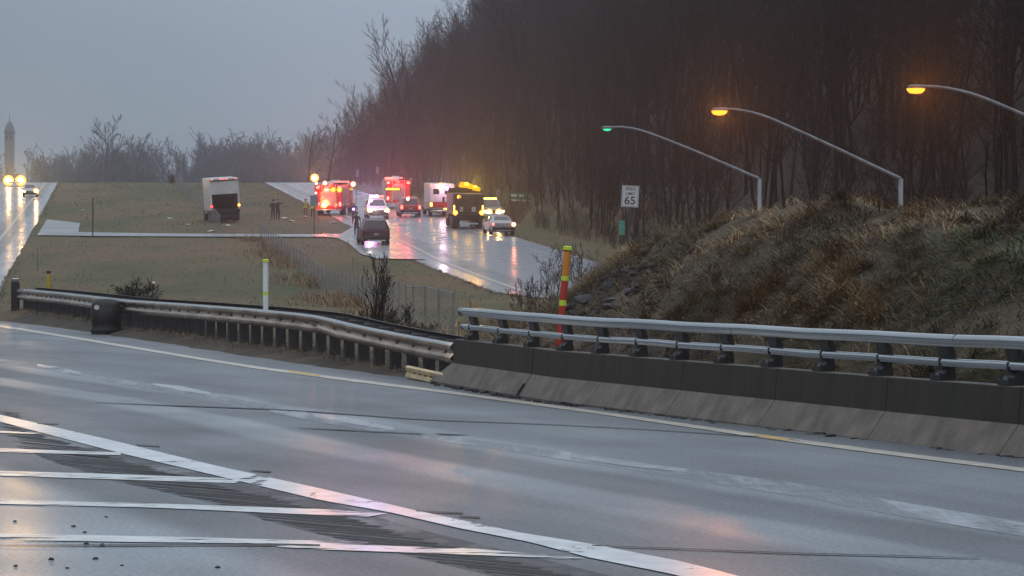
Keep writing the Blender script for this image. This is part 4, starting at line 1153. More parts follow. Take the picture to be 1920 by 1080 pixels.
# ------------------------------------------------------------------ blades of grass
def blades(name, items, mats, label, cat='grass', seg=3):
    """items: (x,y,z, azimuth, length, width, lift, matindex)"""
    it = np.array(items, dtype=np.float64); n = len(it)
    az = it[:, 3]; ln = it[:, 4]; wd = it[:, 5]; lift = it[:, 6]
    dirx, diry = np.cos(az), np.sin(az)
    V = np.zeros((n, (seg + 1) * 2, 3))
    for k in range(seg + 1):
        u = k / seg
        # arc: starts at angle lift, bends over
        out = ln * (u * np.cos(lift) + .45 * u * u * (1 - np.cos(lift) * .5)); up = ln * (u * np.sin(lift) - .42 * u * u * (1.15 - .3 * np.sin(lift)))
        w = wd * (1 - .75 * u)
        cx = it[:, 0] + dirx * out; cy = it[:, 1] + diry * out; cz = it[:, 2] + np.maximum(up, -.02 + .0 * up)
        V[:, 2 * k, 0] = cx - diry * w; V[:, 2 * k, 1] = cy + dirx * w; V[:, 2 * k, 2] = cz
        V[:, 2 * k + 1, 0] = cx + diry * w; V[:, 2 * k + 1, 1] = cy - dirx * w; V[:, 2 * k + 1, 2] = cz
    b = (np.arange(n) * (seg + 1) * 2)[:, None]
    F = np.concatenate([b + np.array([[2 * k, 2 * k + 1, 2 * k + 3, 2 * k + 2]]) for k in range(seg)], 0)
    mi = np.tile(it[:, 7].astype(int), seg)
    o = raw_mesh(name, V.reshape(-1, 3), F, mats, mi, False)
    return tag(o, label, cat, kind='stuff')
BM = [M['straw'], M['rust'], M['olive'], M['umber'], M['greenblade'], M['pale']]
items = []
rg = random.Random(9)
def nz(x, y, s, o): return mnoise.fractal(Vector((x * s, y * s * .7, o)), .9, 2.1, 3)
while len(items) < 95000:
    x = rg.uniform(-2.6, 15); y = ybar(x) + .6 + rg.random() ** .9 * 23
    if y < 20: continue
    pxx = 960 + FPX * x / y
    if pxx > 2050 or pxx < 860: continue
    den = nz(x, y, .9, 4)
    if den < -.2 and rg.random() < .6: continue
    z = G(x, y)
    if z < .25 and rg.random() < .5: continue
    # bare slate scree near the mound's left shoulder
    if 1050 < pxx < 1225 and y < ybar(x) + 13 and nz(x, y, .5, 8) > -.12 and rg.random() < .8: continue
    a = nz(x, y, .55, 1); g = nz(x, y, .4, 6)
    if pxx > 1760 + 90 * g and z < 2.6 and rg.random() < .6: mi = 4
    elif a > .28: mi = 0 if rg.random() < .6 else 1
    elif a > .02: mi = 1 if rg.random() < .5 else (3 if rg.random() < .5 else 0)
    elif g > .15: mi = 2 if rg.random() < .6 else 3
    else: mi = 3 if rg.random() < .55 else (2 if rg.random() < .5 else 1)
    if rg.random() < .05: mi = 0
    az = PI + nz(x, y, .35, 12) * 5 + rg.gauss(0, 1.1)
    L_ = rg.uniform(.16, .48) * (1.15 + .6 * den); lift = rg.uniform(.03, .32) if rg.random() < .5 else rg.uniform(.2, 1.0)
    items.append((x, y, z - .02, az, L_, rg.uniform(.004, .009), lift, mi))
# large pale tussock and smaller ones: blades fountain out of one root
for (px_, py_, cnt, L0, mi0) in ((1705, 446, 420, .85, 5), (1590, 520, 260, .6, 0), (1545, 500, 200, .5, 0), (1480, 590, 300, .6, 0), (1400, 585, 300, .6, 1), (1620, 585, 320, .65, 0), (1760, 560, 260, .55, 5),
                             (1330, 400, 200, .5, 0), (1290, 420, 200, .45, 0), (1215, 465, 180, .4, 0), (1450, 380, 200, .3, 0), (1700, 372, 240, .3, 0), (1800, 378, 240, .3, 0), (1600, 375, 200, .3, 1), (1500, 372, 200, .28, 1),
                             (1560, 560, 320, .6, 0), (1660, 545, 320, .55, 0), (1720, 590, 320, .55, 1), (1790, 600, 320, .5, 0), (1640, 600, 320, .5, 5), (1530, 600, 320, .5, 0), (1440, 540, 240, .5, 1), (1870, 520, 350, .5, 4), (1895, 450, 350, .5, 4), (1850, 590, 350, .45, 4), (1820, 540, 200, .5, 4), (1350, 560, 240, .5, 1), (1280, 590, 240, .5, 1), (1210, 600, 240, .5, 2)):
    q = ray(px_, py_, G, 25, 75)
    for k in range(cnt):
        r = abs(rg.gauss(0, .16)); a = rg.uniform(0, 6.28)
        x = q.x + r * math.cos(a) * 1.2; y = q.y + r * math.sin(a)
        items.append((x, y, G(x, y) - .02, rg.gauss(-PI / 2, 1.3), L0 * rg.uniform(.6, 1.2), rg.uniform(.004, .008), rg.uniform(.5, 1.35), mi0 if rg.random() < .8 else 1))
# scattered tussocks and bare gaps break up the sward
for k in range(260):
    x = rg.uniform(-.5, 13); y = ybar(x) + 1 + rg.random() * 19
    if y < 20 or not (1000 < 960 + FPX * x / y < 2040): continue
    mi0 = rg.choice((0, 0, 1, 1, 5, 2, 3, 3)); L0 = rg.uniform(.25, .55); az0 = rg.uniform(PI, 2 * PI)
    for j in range(int(rg.uniform(40, 130))):
        r = abs(rg.gauss(0, .12)); a = rg.uniform(0, 6.28)
        items.append((x + r * math.cos(a), y + r * math.sin(a), G(x, y) - .04, az0 + rg.gauss(0, .8), L0 * rg.uniform(.5, 1.2), rg.uniform(.004, .009), rg.uniform(.2, 1.3), mi0 if rg.random() < .75 else 3))
blades('dry_grass', items, BM, 'matted dry grass and weeds on the mound')
# verge grass under the guardrail and along the dirt strip
items = []
for i in range(14000):
    s = rg.uniform(0, cum[-1]); p, t = gat(s); n = Vector((t.y, -t.x, 0)); n = -n if n.x > 0 else n
    o = rg.gauss(-.5, .9)
    x, y = p.x + n.x * o, p.y + n.y * o
    if edge_v(x, y) > -1.9: continue
    far = min(1, s / 30)
    items.append((x, y, G(x, y) - .02, rg.uniform(0, 6.28), rg.uniform(.08, .26), rg.uniform(.004, .008), rg.uniform(.6, 1.4), rg.choice((3, 3, 1, 2, 2, 0))))
blades('verge_grass', items, BM, 'short scruffy grass under the guardrail', seg=2)
# tall rusty weeds along the fence and tufts over the median
items = []
fbs = resample(fb, .5)
for i in range(9000):
    p = rg.choice(fbs); x = p.x + rg.gauss(-.7, .7) * (1 if p.y > 100 else .7); y = p.y + rg.gauss(0, .6)
    if nz(x, y, .12, 3) < -.05: continue
    items.append((x, y, G(x, y) - .02, rg.uniform(0, 6.28), rg.uniform(.35, .95), rg.uniform(.006, .014), rg.uniform(.8, 1.45), rg.choice((1, 1, 1, 3, 0))))
blades('fence_weeds', items, BM, 'rusty brown weeds grown up along the chain link fence', seg=2)
items = []
for i in range(20000):
    y = 70 + 345 * rg.random() ** 1.6
    xa, xb = xr_left(y) + .7, xl_right(y) - .5
    if y < 128: xa = max(xa, -(960) / FPX * y - 1); xb = min(xb, .05 * y)
    x = rg.uniform(xa, xb)
    if edge_v(x, y) > -4.5 and y < 100: continue
    py_ = 540 - (base(y) - CAMZ) / y * FPX; pxx = 960 + FPX * x / y
    if 408 < py_ < 452 and (py_ > 436 or pxx < 160 or pxx > 600): continue
    if pxx > 640 and 415 < py_ < 492: continue
    a = nz(x, y * .5, .10, 1)
    if a < -.05 and rg.random() < .7: continue
    mi = 7 if a > .15 or rg.random() < .5 else 6
    items.append((x, y, G(x, y) - .02, rg.uniform(0, 6.28), rg.uniform(.08, .22) * (1 + y / 260), .006 + y * .00006, rg.uniform(.5, 1.3), mi))
for i in range(9000):            # ragged fringe along the paved edges
    k = rg.random(); y = 95 + 320 * rg.random() ** 1.5
    x = xl_right(y) - abs(rg.gauss(0, .35)) + .12 if k < .45 else (xr_left(y) + abs(rg.gauss(0, .35)) - .12 if k < .8 else xl_right(y) + RW + abs(rg.gauss(0, .5)) - .1)
    py_ = 540 - (base(y) - CAMZ) / y * FPX; pxx = 960 + FPX * x / y
    if 408 < py_ < 492 and (pxx < 160 or 590 < pxx < 800): continue
    items.append((x, y, base(y) + .02, rg.uniform(0, 6.28), rg.uniform(.10, .24), .008 + y * .00006, rg.uniform(.3, 1.3), 6 if rg.random() < .6 else 7))
for i in range(2500):
    q = onslope(rg.uniform(150, 620), rg.choice((439.2, 446.3)) + rg.gauss(0, .5))
    items.append((q.x, q.y, q.z + .03, rg.uniform(0, 6.28), rg.uniform(.1, .25), .015, rg.uniform(.3, 1.2), 6 if rg.random() < .5 else 7))
blades('grass', items, BM + [M['dun'], M['sward']], 'brown winter grass over the median', seg=2)

# slate rocks on the mound shoulder
rp = [(1105, 560, .30), (1150, 530, .34), (1185, 505, .26), (1200, 485, .2), (1090, 535, .22), (1140, 575, .2), (1210, 525, .2), (1180, 545, .17), (1070, 575, .2), (1230, 500, .16)]
for k, (px_, py_, sz) in enumerate(rp):
    q = ray(px_, py_, G, 30, 80)
    bm = bmesh.new(); bmesh.ops.create_icosphere(bm, subdivisions=2, radius=sz * .65)
    for v in bm.verts:
        v.co *= 1 + .6 * mnoise.noise(v.co * 4 + Vector((k * 7, 0, 0)))
        v.co.z *= .5; v.co.x *= 1.4
    mb = MB(); mb.bm(bm, M=Matrix.Rotation(rr.uniform(0, 6), 4, 'Z') @ Matrix.Rotation(rr.uniform(-.5, .5), 4, 'X')); bm.free()
    o = mb.obj('rock', M['rock']); o.location = (q.x, q.y, q.z)
    tag(o, 'jagged slate rock showing through the grass on the mound shoulder', 'rock', 'slate rocks on the mound shoulder')
mb = MB()
for k in range(260):
    pxx, pyy = rr.uniform(1040, 1240), rr.uniform(480, 600)
    if pyy < 600 - (pxx - 1040) * .75 - 20: continue
    q = ray(pxx, pyy, G, 30, 80); sz = abs(rr.gauss(.03, .03)) + .012
    mb.box((0, 0, 0), (sz * 2.4, sz * 1.5, sz * .8), M=Matrix.Translation(q) @ Matrix.Rotation(rr.uniform(0, 6), 4, 'Z') @ Matrix.Rotation(rr.uniform(-.6, .6), 4, 'X'))
tag(mb.obj('rubble', M['rock']), 'loose slate rubble on the mound shoulder', 'rubble', kind='stuff')
# ------------------------------------------------------------------ vehicles
PITCH = math.atan(.058)
COVER_HALO = {M['l_white'].name: glow('warm_halo_glow', (1, .42, .16), 2.6), M['l_warm'].name: glow('orange_halo_glow', (1, .36, .06), 3.2), M['l_yellow'].name: glow('yellow_dome_and_halo', (1, .46, .0), 1.3),
         M['l_amber'].name: glow('amber_halo_glow', (1, .27, .01), 2.6), M['l_pink'].name: glow('pink_halo_glow', (1, .12, .55), 3.0), M['l_blue'].name: glow('violet_halo_glow', (.5, .16, 1), 3.0), M['l_red'].name: glow('red_halo_glow', (1, .03, .02), 2.2)}
def lens(t, loc, r, mtl, name='lamp_lens', face=-1, depth=.05, sx=1.0, sz=1.0, n=14):
    """round lens whose axis is the vehicle's y; face -1 looks to the rear"""
    mb = MB(); mb.lathe([(r, 0), (r, depth * .6), (r * .7, depth), (.002, depth * 1.1)], n, M=Matrix.Translation(loc) @ Matrix.Rotation(R(90 if face < 0 else -90), 4, 'X') @ Matrix.Diagonal((sx, sz, 1, 1)))
    # glowing ring added round the lens to stand for its coloured halo
    cv = COVER_HALO.get(mtl.name)
    if cv is not None:
        mb.lathe([(r * .99, depth * .5), (r * 1.4, depth * .45), (r * 1.75, depth * .2), (r * 1.8, -.01), (r * .99, -.01)], 18, M=Matrix.Translation(loc) @ Matrix.Rotation(R(90 if face < 0 else -90), 4, 'X') @ Matrix.Diagonal((sx, sz, 1, 1)), m=1, close=False)
        return mb.obj(name, [mtl, cv], t, smooth=True)
    return mb.obj(name, mtl, t, smooth=True)
def blens(t, c, size, mtl, name):
    mb = MB(); mb.box(c, size, bev=min(size) * .25); return mb.obj(name, mtl, t)
def beam_light(t, loc, col, power, face=-1, size=112, radius=.09, tilt=1):
    """extra spot per lamp, turned near the camera so the haze shows its glow"""
    yaw = t.rotation_euler.z
    rz = (-yaw if face < 0 else PI - yaw) + (.17 if t.location.x < -50 else .03)      # turned off the vehicle's axis towards the camera
    o = spot(t, loc, col, power * GLOW, (R(90 + 6.9) if face > 0 else R(-90 - 6.9), 0, rz), 20, radius)
    o.data.spot_blend = .6
    return o
def wheel(t, x, y, r, w):
    mb = MB(); Mx = Matrix.Translation((x, y, r)) @ Matrix.Rotation(R(90), 4, 'Y')
    mb.lathe([(r * .62, -w / 2), (r * .93, -w / 2), (r, -w * .36), (r, w * .36), (r * .93, w / 2), (r * .62, w / 2)], 22, M=Mx)
    o = mb.obj('wheel', M['black'], t, smooth=True)
    mb = MB(); mb.lathe([(.02, -w * .42), (r * .6, -w * .40), (r * .62, -w * .2), (r * .62, w * .2), (r * .6, w * .40), (.02, w * .42)], 16, M=Mx); mb.obj('rim', M['rim'], o, smooth=True)
def ring(y, w, zb, zbelt, wr, zr):
    return [(-w * .88, y, zb), (-w, y, zb + .14), (-w, y, zbelt), (-wr, y, zr - .05), (-wr + .10, y, zr), (wr - .10, y, zr), (wr, y, zr - .05), (w, y, zbelt), (w, y, zb + .14), (w * .88, y, zb)]
ST = {
 'suv': [(-2.36, .86, .42, .92, .70, .98), (-2.33, .93, .36, 1.0, .76, 1.10), (-2.05, .965, .28, 1.06, .70, 1.72), (-1.0, .98, .27, 1.06, .72, 1.80), (.25, .98, .27, 1.05, .70, 1.76), (1.05, .98, .27, 1.04, .84, 1.12), (2.05, .95, .29, .98, .80, 1.03), (2.36, .84, .42, .82, .72, .88)],
 'sedan': [(-2.42, .84, .42, .86, .72, .93), (-2.36, .90, .34, .93, .78, 1.02), (-1.75, .92, .24, .95, .76, 1.07), (-1.0, .92, .22, .95, .62, 1.44), (.15, .92, .22, .94, .62, 1.46), (1.0, .92, .22, .93, .78, 1.02), (2.1, .89, .25, .84, .74, .90), (2.42, .80, .36, .68, .68, .74)],
 'pickup': [(-2.85, .92, .55, 1.05, .86, 1.12), (-2.80, .97, .48, 1.08, .90, 1.16), (-1.0, .98, .40, 1.08, .90, 1.16), (-.95, .98, .40, 1.10, .76, 1.80), (.45, .98, .40, 1.10, .75, 1.86), (1.15, .98, .40, 1.10, .88, 1.18), (2.5, .97, .42, 1.06, .86, 1.12), (2.82, .90, .5, .95, .80, 1.0)]}
def make_car(kind, label, cat, loc, yaw, paint, facing_us=False, group=None, name='car', plate=True, tail='l_off_red', roll=0, head=None):
    t = thing(name, label, cat, loc, (PITCH if not facing_us else -PITCH, roll, yaw), group)
    st = ST[kind]
    mb = MB(); mb.loft([ring(*s) for s in st]); mb.obj('body', paint, t)
    # greenhouse panes sit 4 mm proud of the body
    def pane(nm, q):
        mb = MB(); c = [Vector(p) for p in q]; n = (c[1] - c[0]).cross(c[3] - c[0]).normalized()
        mid = sum((p for p in c), Vector()) / 4
        if n.dot(mid - Vector((0, 0, 1.0))) < 0: n = -n
        mb.add([p + n * .012 for p in c] + [p - n * .01 for p in c], [(0, 1, 2, 3), (7, 6, 5, 4), (0, 4, 5, 1), (1, 5, 6, 2), (2, 6, 7, 3), (3, 7, 4, 0)])
        mb.obj(nm, M['glass'], t)
    hi = [i for i, s in enumerate(st) if s[5] > 1.3]
    a, b = hi[0], hi[-1]
    def face(i, j, f0, f1, g):
        s, e = st[i], st[j]
        ys, zs, ws = (lambda f: lerp(s[1 - 1], e[0], f)), (lambda f: lerp(s[5], e[5], f)), (lambda f: lerp(s[4], e[4], f) - g)
        return [(-ws(f0), ys(f0), zs(f0)), (ws(f0), ys(f0), zs(f0)), (ws(f1), ys(f1), zs(f1)), (-ws(f1), ys(f1), zs(f1))]
    pane('rear_window', face(a - 1, a, .12, .88, .13)); pane('windscreen', face(b, b + 1, .10, .93, .13))
    for sgn in (-1, 1):
        for i in range(a, b):
            s, e = st[i], st[i + 1]
            def sp(f, g):
                y = lerp(s[0], e[0], f); w0 = lerp(s[1], e[1], f); w1 = lerp(s[4], e[4], f); z0 = lerp(s[3], e[3], f); z1 = lerp(s[5], e[5], f) - .05
                return (sgn * lerp(w0, w1, g), y, lerp(z0, z1, g))
            pane('side_window', [sp(.05, .1), sp(.95, .1), sp(.95, .88), sp(.05, .88)])
    L_ = st[-1][0]; w = st[2][1]
    rb = st[0][0]; zt = st[0][3]
    mb = MB(); mb.box((0, rb - .03, st[0][2] + .10), (st[1][1] * 1.9, .16, .24), bev=.04); mb.obj('rear_bumper', M['black_gloss'], t)
    mb = MB(); mb.box((0, L_ + .02, st[-1][2] + .08), (st[-2][1] * 1.85, .16, .26), bev=.04); mb.obj('front_bumper', M['black_gloss'] if kind != 'pickup' else M['chrome'], t)
    mb = MB(); mb.box((0, L_ - .01, st[-1][3] - .10), (1.0, .06, .2), bev=.02); mb.obj('grille', M['black'], t)
    if plate:
        mb = MB(); mb.box((0, rb - .02, zt - .14), (.32, .03, .15), bev=.004); mb.obj('licence_plate', M['dirty_white'], t)
    for s in (-1, 1):
        blens(t, (s * (st[1][1] - .11), rb - .005, zt - .02), (.16, .08, .30 if kind != 'sedan' else .16), M[tail], 'taillight')
        blens(t, (s * (st[-1][1] - .14), L_ - .02, st[-1][3] - .07), (.26, .1, .15), M[head] if head else M['chrome'], 'headlight')
        mb = MB(); mb.box((s * (w + .10), st[b][0] + .5, st[b][3] + .10), (.2, .10, .15), bev=.03); mb.obj('mirror', paint, t)
    fr = L_ - .95; rr_ = st[0][0] + .95
    rad = .36 if kind != 'sedan' else .33
    for yy in (fr, rr_):
        for s in (-1, 1): wheel(t, s * (w - .10), yy, rad, .23)
    return t
YR = R(7.4)
def yaw_at(y): return math.atan((xl_right(y - 6) - xl_right(y + 6)) / 12)
def at(px_, d): return (px_ - 960) / FPX * d
def ploc(px_, d_rear, L2):
    """vehicle centre whose rear (or front) end stands at picture column px_"""
    y = yaw_at(d_rear); x = at(px_, d_rear) - math.sin(y) * L2
    yy = d_rear + math.cos(y) * L2
    return (x, yy, base(yy) + .055)

# dark suv closest to us on the pad
t = make_car('suv', 'dark maroon suv parked on the crossover pad with its lights off', 'car', ploc(704, 182, 2.36), YR + R(1), M['maroon_paint'], name='suv')
mb = MB(); mb.box((0, -2.42, .36), (1.25, .06, .10), bev=.02); mb.obj('bumper_strip', M['chrome'], t)
# silver sedan on the right
t = make_car('sedan', 'silver sedan with its right taillight lit on the right shoulder', 'car', ploc(942, 200, 2.4), YR + R(2), M['silver_paint'], name='sedan', tail='l_redsoft')
mb = MB(); mb.box((0, -2.47, .40), (1.2, .06, .12), bev=.02); mb.obj('bumper_strip', M['chrome'], t)
lens(t, (.76, -2.47, .84), .10, M['l_white'], 'reversing_lamp'); beam_light(t, (.76, -2.62, .84), (1, .25, .12), 1500)
# pickup facing us with bright headlights, beyond the sedan
x, y, z = ploc(926, 232, 2.85)
t = make_car('pickup', 'pickup facing us with blazing headlights behind the silver sedan', 'pickup', (x, y, z), YR + PI, M['grey_paint'], facing_us=True, name='pickup_truck', head='l_warm')
for s in (-1, 1):
    lens(t, (s * .42, 2.86, .80), .17, M['l_warm'], 'driving_lamp', 1); beam_light(t, (s * .42, 3.05, .82), (1, .62, .22), 4200, 1)
mb = MB(); mb.box((0, .1, 1.93), (1.1, .3, .13), bev=.04); mb.obj('roof_beacon', M['l_amber'], t); beam_light(t, (0, .45, 2.0), (1, .45, .1), 1500, 1)
# red suv in the middle
t = make_car('suv', 'red suv seen from behind between the police car and the ambulance', 'car', ploc(770, 244, 2.36), YR, M['redcar_paint'], name='suv', tail='l_red')
mb = MB(); mb.box((0, -2.44, .40), (1.3, .06, .10), bev=.02); mb.obj('bumper_strip', M['chrome'], t)
lens(t, (-.25, -2.2, 1.66), .09, M['l_white'], 'brake_lamp'); beam_light(t, (-.25, -2.42, 1.66), (1, .2, .1), 2500)
# police car facing us
x, y, z = ploc(710, 238, 2.5)
t = make_car('suv', 'white police suv facing us, blue and pink roof lights flashing', 'police car', (x, y, z), YR + PI, M['white_paint'], facing_us=True, name='police_car', head='l_white')
for s in (-1, 1):
    lens(t, (s * .78, 2.36, .78), .13, M['l_white'], 'driving_lamp', 1); beam_light(t, (s * .78, 2.55, .80), (1, .80, .70), 2600, 1)
lb = MB(); lb.box((0, .1, 1.86), (1.35, .34, .06), bev=.02); lbo = lb.obj('light_bar', M['black_gloss'], t)
for k, (xx, mk) in enumerate(((.52, 'l_pink'), (.26, 'l_blue'), (0, 'l_white'), (-.26, 'l_redsoft'), (-.52, 'l_redsoft'))):
    mb = MB(); mb.box((xx, .12, 1.99), (.25, .32, .20 if xx > -.1 else .14), bev=.03); mb.obj('strobe', M[mk], lbo)
beam_light(t, (.75, .5, 2.0), (1, .30, .85), 9000, 1); beam_light(t, (.45, .5, 2.0), (.55, .25, 1), 8000, 1); beam_light(t, (.9, .5, 1.9), (1, .75, .9), 2500, 1)
point(t, (.5, .3, 2.25), (1, .25, .8), 260, .15); point(t, (.2, 2.9, .8), (1, .7, .6), 60, .1)
# oncoming cars on the left carriageway
def yl(y): return math.atan((xr_left(y - 6) - xr_left(y + 6)) / 12)
zc = lambda y: base(y) + .055
x = at(50, 322); t = make_car('sedan', 'pale sedan with lit headlights coming down the left carriageway', 'car', (x, 324.5, zc(324.5)), yl(322) + PI, M['silver_paint'], facing_us=True, name='sedan', head='l_warm')
lens(t, (-.72, 2.42, .66), .2, M['l_warm'], 'driving_lamp', 1); beam_light(t, (-.72, 2.65, .68), (1, .56, .2), 9000, 1, 90)
lens(t, (.72, 2.42, .66), .08, M['l_warm'], 'driving_lamp', 1); beam_light(t, (.72, 2.65, .68), (1, .66, .30), 700, 1, 90)
x = at(21, 385); t = make_car('pickup', 'oncoming pickup with blazing warm headlights at the crest of the left carriageway', 'pickup', (x, 388, zc(388)), yl(385) + PI, M['grey_paint'], facing_us=True, name='pickup_truck', head='l_warm')
for s in (-1, 1):
    lens(t, (s * .86, 2.84, .85), .42, M['l_warm'], 'driving_lamp', 1); beam_light(t, (s * .86, 3.1, .85), (1, .56, .18), 30000, 1, 90)

def panel(t, nm, c, size, mtl, bev=.02):
    mb = MB(); mb.box(c, size, bev=bev); return mb.obj(nm, mtl, t)
# --- white box truck, tilted on the median
q = onslope(424, 418); yaw = R(12.0)
L2 = 3.9
t = thing('box_truck', 'white box truck stopped on the median fence with its roll door half open', 'truck', (q.x - math.sin(yaw) * L2, q.y + math.cos(yaw) * L2, base(q.y + L2) + .06), (PITCH, R(-4.0), yaw))
W, H0, H1, LB = 2.5, 1.0, 3.78, 5.9
y0 = -L2; y1 = y0 + LB
for nm, c, s in (('left_side', (-W / 2 + .03, (y0 + y1) / 2, (H0 + H1) / 2), (.06, LB, H1 - H0)), ('right_side', (W / 2 - .03, (y0 + y1) / 2, (H0 + H1) / 2), (.06, LB, H1 - H0)),
                 ('roof', (0, (y0 + y1) / 2, H1 - .03), (W - .12, LB, .06)), ('floor', (0, (y0 + y1) / 2, H0 + .05), (W - .12, LB, .1)), ('front_wall', (0, y1 - .03, (H0 + H1) / 2), (W - .12, .06, H1 - H0 - .2))):
    panel(t, nm, c, s, M['white_paint'] if nm != 'floor' else M['dark'], .012)
panel(t, 'cargo_lining', (0, y1 - .6, (H0 + H1) / 2), (W - .14, .05, H1 - H0 - .22), M['dark'], .005)
rf = MB()
rf.box((-W / 2 + .07, y0 - .02, (H0 + H1) / 2), (.15, .07, H1 - H0 + .04)); rf.box((W / 2 - .07, y0 - .02, (H0 + H1) / 2), (.15, .07, H1 - H0 + .04)); rf.box((0, y0 - .025, H1 - .09), (W + .02, .085, .2)); 
rf.obj('rear_frame', M['white_paint'], t)
panel(t, 'roll_door', (0, y0 - .0, H1 - .19 - .58), (W - .30, .04, 1.16), M['white_paint'], .006)
panel(t, 'header_strip', (0, y0 - .075, H1 - .16), (W - .2, .02, .09), M['black'], .004)
for xx in (-1.02, -.26, 0, .26, 1.02): blens(t, (xx, y0 - .09, H1 - .05), (.11, .05, .07), M['l_redsoft'], 'marker_lamp')
for xx in (-1.1, 1.1): panel(t, 'bumper_post', (xx * .7, y0 + .05, .72), (.1, .1, .5), M['black'], .01)
panel(t, 'rear_bumper', (0, y0 - .03, .5), (W - .2, .12, .12), M['black'], .02)
panel(t, 'mud_flap', (.95, y0 + .35, .5), (.5, .02, .6), M['black'], .004); panel(t, 'mud_flap', (-.95, y0 + .35, .5), (.5, .02, .6), M['black'], .004)
panel(t, 'chassis', (0, .2, .78), (.9, 7.4, .28), M['black'], .03)
panel(t, 'underside_tray', (0, y0 + .35, .60), (W - .1, .6, .84), M['dark'], .03)
panel(t, 'rear_sill', (0, y0 - .03, H0 - .02), (W, .09, .26), M['dark'], .01)
for s, mk, pw, col in ((-1, 'l_red', 8, (1, .12, .1)), (1, 'l_amber', 15, (1, .35, .1))):
    lens(t, (s * 1.18, y0 - .08, 1.42), .075, M[mk], 'taillight'); beam_light(t, (s * 1.18, y0 - .3, 1.42), col, pw)
cb = MB(); cb.loft([[(-1.05, y, zb) for zb in ()] or [(-w, y, .6), (-w, y, zt - .3), (-w + .2, y, zt), (w - .2, y, zt), (w, y, zt - .3), (w, y, .6)] for y, w, zt in ((y1 + .1, 1.08, 2.55), (y1 + .9, 1.08, 2.6), (y1 + 1.4, 1.05, 1.75), (y1 + 2.3, .95, 1.55))])
cb.obj('cab', M['white_paint'], t)
for yy, dual in ((y0 + 1.5, 1), (y1 + 1.5, 0)):
    for s in (-1, 1): wheel(t, s * .98, yy, .46, .30 if not dual else .5)

# --- ambulance box
def heavy(name, label, cat, px_, d, L2, yaw): 
    x, y, z = ploc(px_, d, L2)
    return thing(name, label, cat, (x, y, z), (PITCH, 0, yaw))
t = heavy('ambulance', 'white ambulance with a bright rear scene light and red lower body', 'ambulance', 827, 246, 3.4, YR + R(1))
y0 = -3.4
panel(t, 'patient_box', (0, y0 + 2.2, 1.85), (2.32, 4.4, 2.35), M['white_paint'], .06)
panel(t, 'red_band', (0, y0 + 2.2, 1.05), (2.35, 4.43, .55), M['red_paint'], .03)
for s in (-1, 1):
    d_ = panel(t, 'rear_door', (s * .52, y0 - .012, 1.78), (1.0, .03, 1.9), M['white_paint'], .01)
    panel(d_, 'window', (s * .52, y0 - .032, 2.3), (.55, .015, .5), M['glass'], .005)
    panel(d_, 'door_band', (s * .52, y0 - .034, 1.1), (1.0, .012, .5), M['red_paint'], .004)
    blens(t, (s * .98, y0 - .03, 1.1), (.2, .06, .3), M['l_red'] if s > 0 else M['l_amber'], 'taillight')
    blens(t, (s * .95, y0 - .03, 2.85), (.3, .06, .18), M['l_redsoft'], 'warning_lamp')
lens(t, (-.1, y0 - .02, 2.72), .22, M['l_white'], 'scene_light'); lens(t, (.45, y0 - .02, 2.62), .17, M['l_pink'], 'scene_light')
beam_light(t, (.1, y0 - .3, 2.6), (1, .62, .78), 8000); beam_light(t, (-.75, y0 - .3, 1.25), (1, .6, .3), 500)
mb = MB()
for k in range(6): mb.box((.25 + k * .16, y0 - .08, .68), (.12, .05, .07), bev=.01)
mb.obj('amber_bar', M['l_amber'], t)
point(t, (.1, y0 - .5, 2.7), (1, .45, .6), 110, .2)
panel(t, 'rear_step', (0, y0 - .2, .5), (2.2, .5, .12), M['alu'], .02)
cab = MB(); cab.loft([[(-w, y, .5), (-w, y, zt - .4), (-w + .25, y, zt), (w - .25, y, zt), (w, y, zt - .4), (w, y, .5)] for y, w, zt in ((1.05, 1.0, 2.2), (1.9, 1.0, 2.2), (2.5, .98, 1.45), (3.4, .92, 1.25))]); cab.obj('cab', M['white_paint'], t)
for yy in (y0 + 1.2, 2.5):
    for s in (-1, 1): wheel(t, s * .92, yy, .4, .32)

# --- highway truck with amber roof lights
t = heavy('dump_truck', 'tall dark highway truck with blazing yellow roof beacons seen from behind', 'truck', 878, 214.5, 3.6, YR + R(0))
y0 = -3.6
panel(t, 'dump_body', (0, y0 + 2.0, 1.95), (2.5, 4.0, 1.7), M['brown_paint'], .05)
tg = panel(t, 'tailgate', (0, y0 - .03, 1.9), (2.3, .06, 1.5), M['brown_paint'], .02)
for xx in (-.75, 0, .75): panel(tg, 'rib', (xx, y0 - .09, 1.9), (.1, .08, 1.5), M['brown_paint'], .01)
panel(t, 'cab_guard', (0, y0 + 4.1, 2.95), (2.4, .5, .5), M['brown_paint'], .04)
panel(t, 'spreader', (0, y0 - .25, .95), (1.9, .4, .5), M['dark'], .06)
panel(t, 'rear_bumper', (0, y0 - .35, .42), (1.5, .08, .14), M['chrome'], .02)
panel(t, 'left_plate', (-.6, y0 - .10, 1.55), (.34, .02, .4), M['dirty_white'], .005); panel(t, 'left_plate', (.42, y0 - .10, 1.55), (.34, .02, .4), M['dirty_white'], .005)
panel(t, 'chassis', (0, 0, .8), (.9, 7, .3), M['black'], .03)
for s in (-1, 1):
    panel(t, 'mud_flap', (s * .95, y0 + .25, .5), (.6, .02, .7), M['black'], .004)
    lens(t, (s * 1.06, y0 - .1, 1.28), .12, M['l_amber'], 'taillight'); beam_light(t, (s * 1.06, y0 - .35, 1.28), (1, .45, .08), 650)
    blens(t, (s * 1.15, y0 - .06, 1.62), (.08, .05, .5), M['l_amber'], 'marker_strip')
lens(t, (-.78, y0 - .06, 2.55), .09, M['l_amber'], 'work_lamp'); beam_light(t, (-.78, y0 - .35, 2.55), (1, .5, .1), 350)
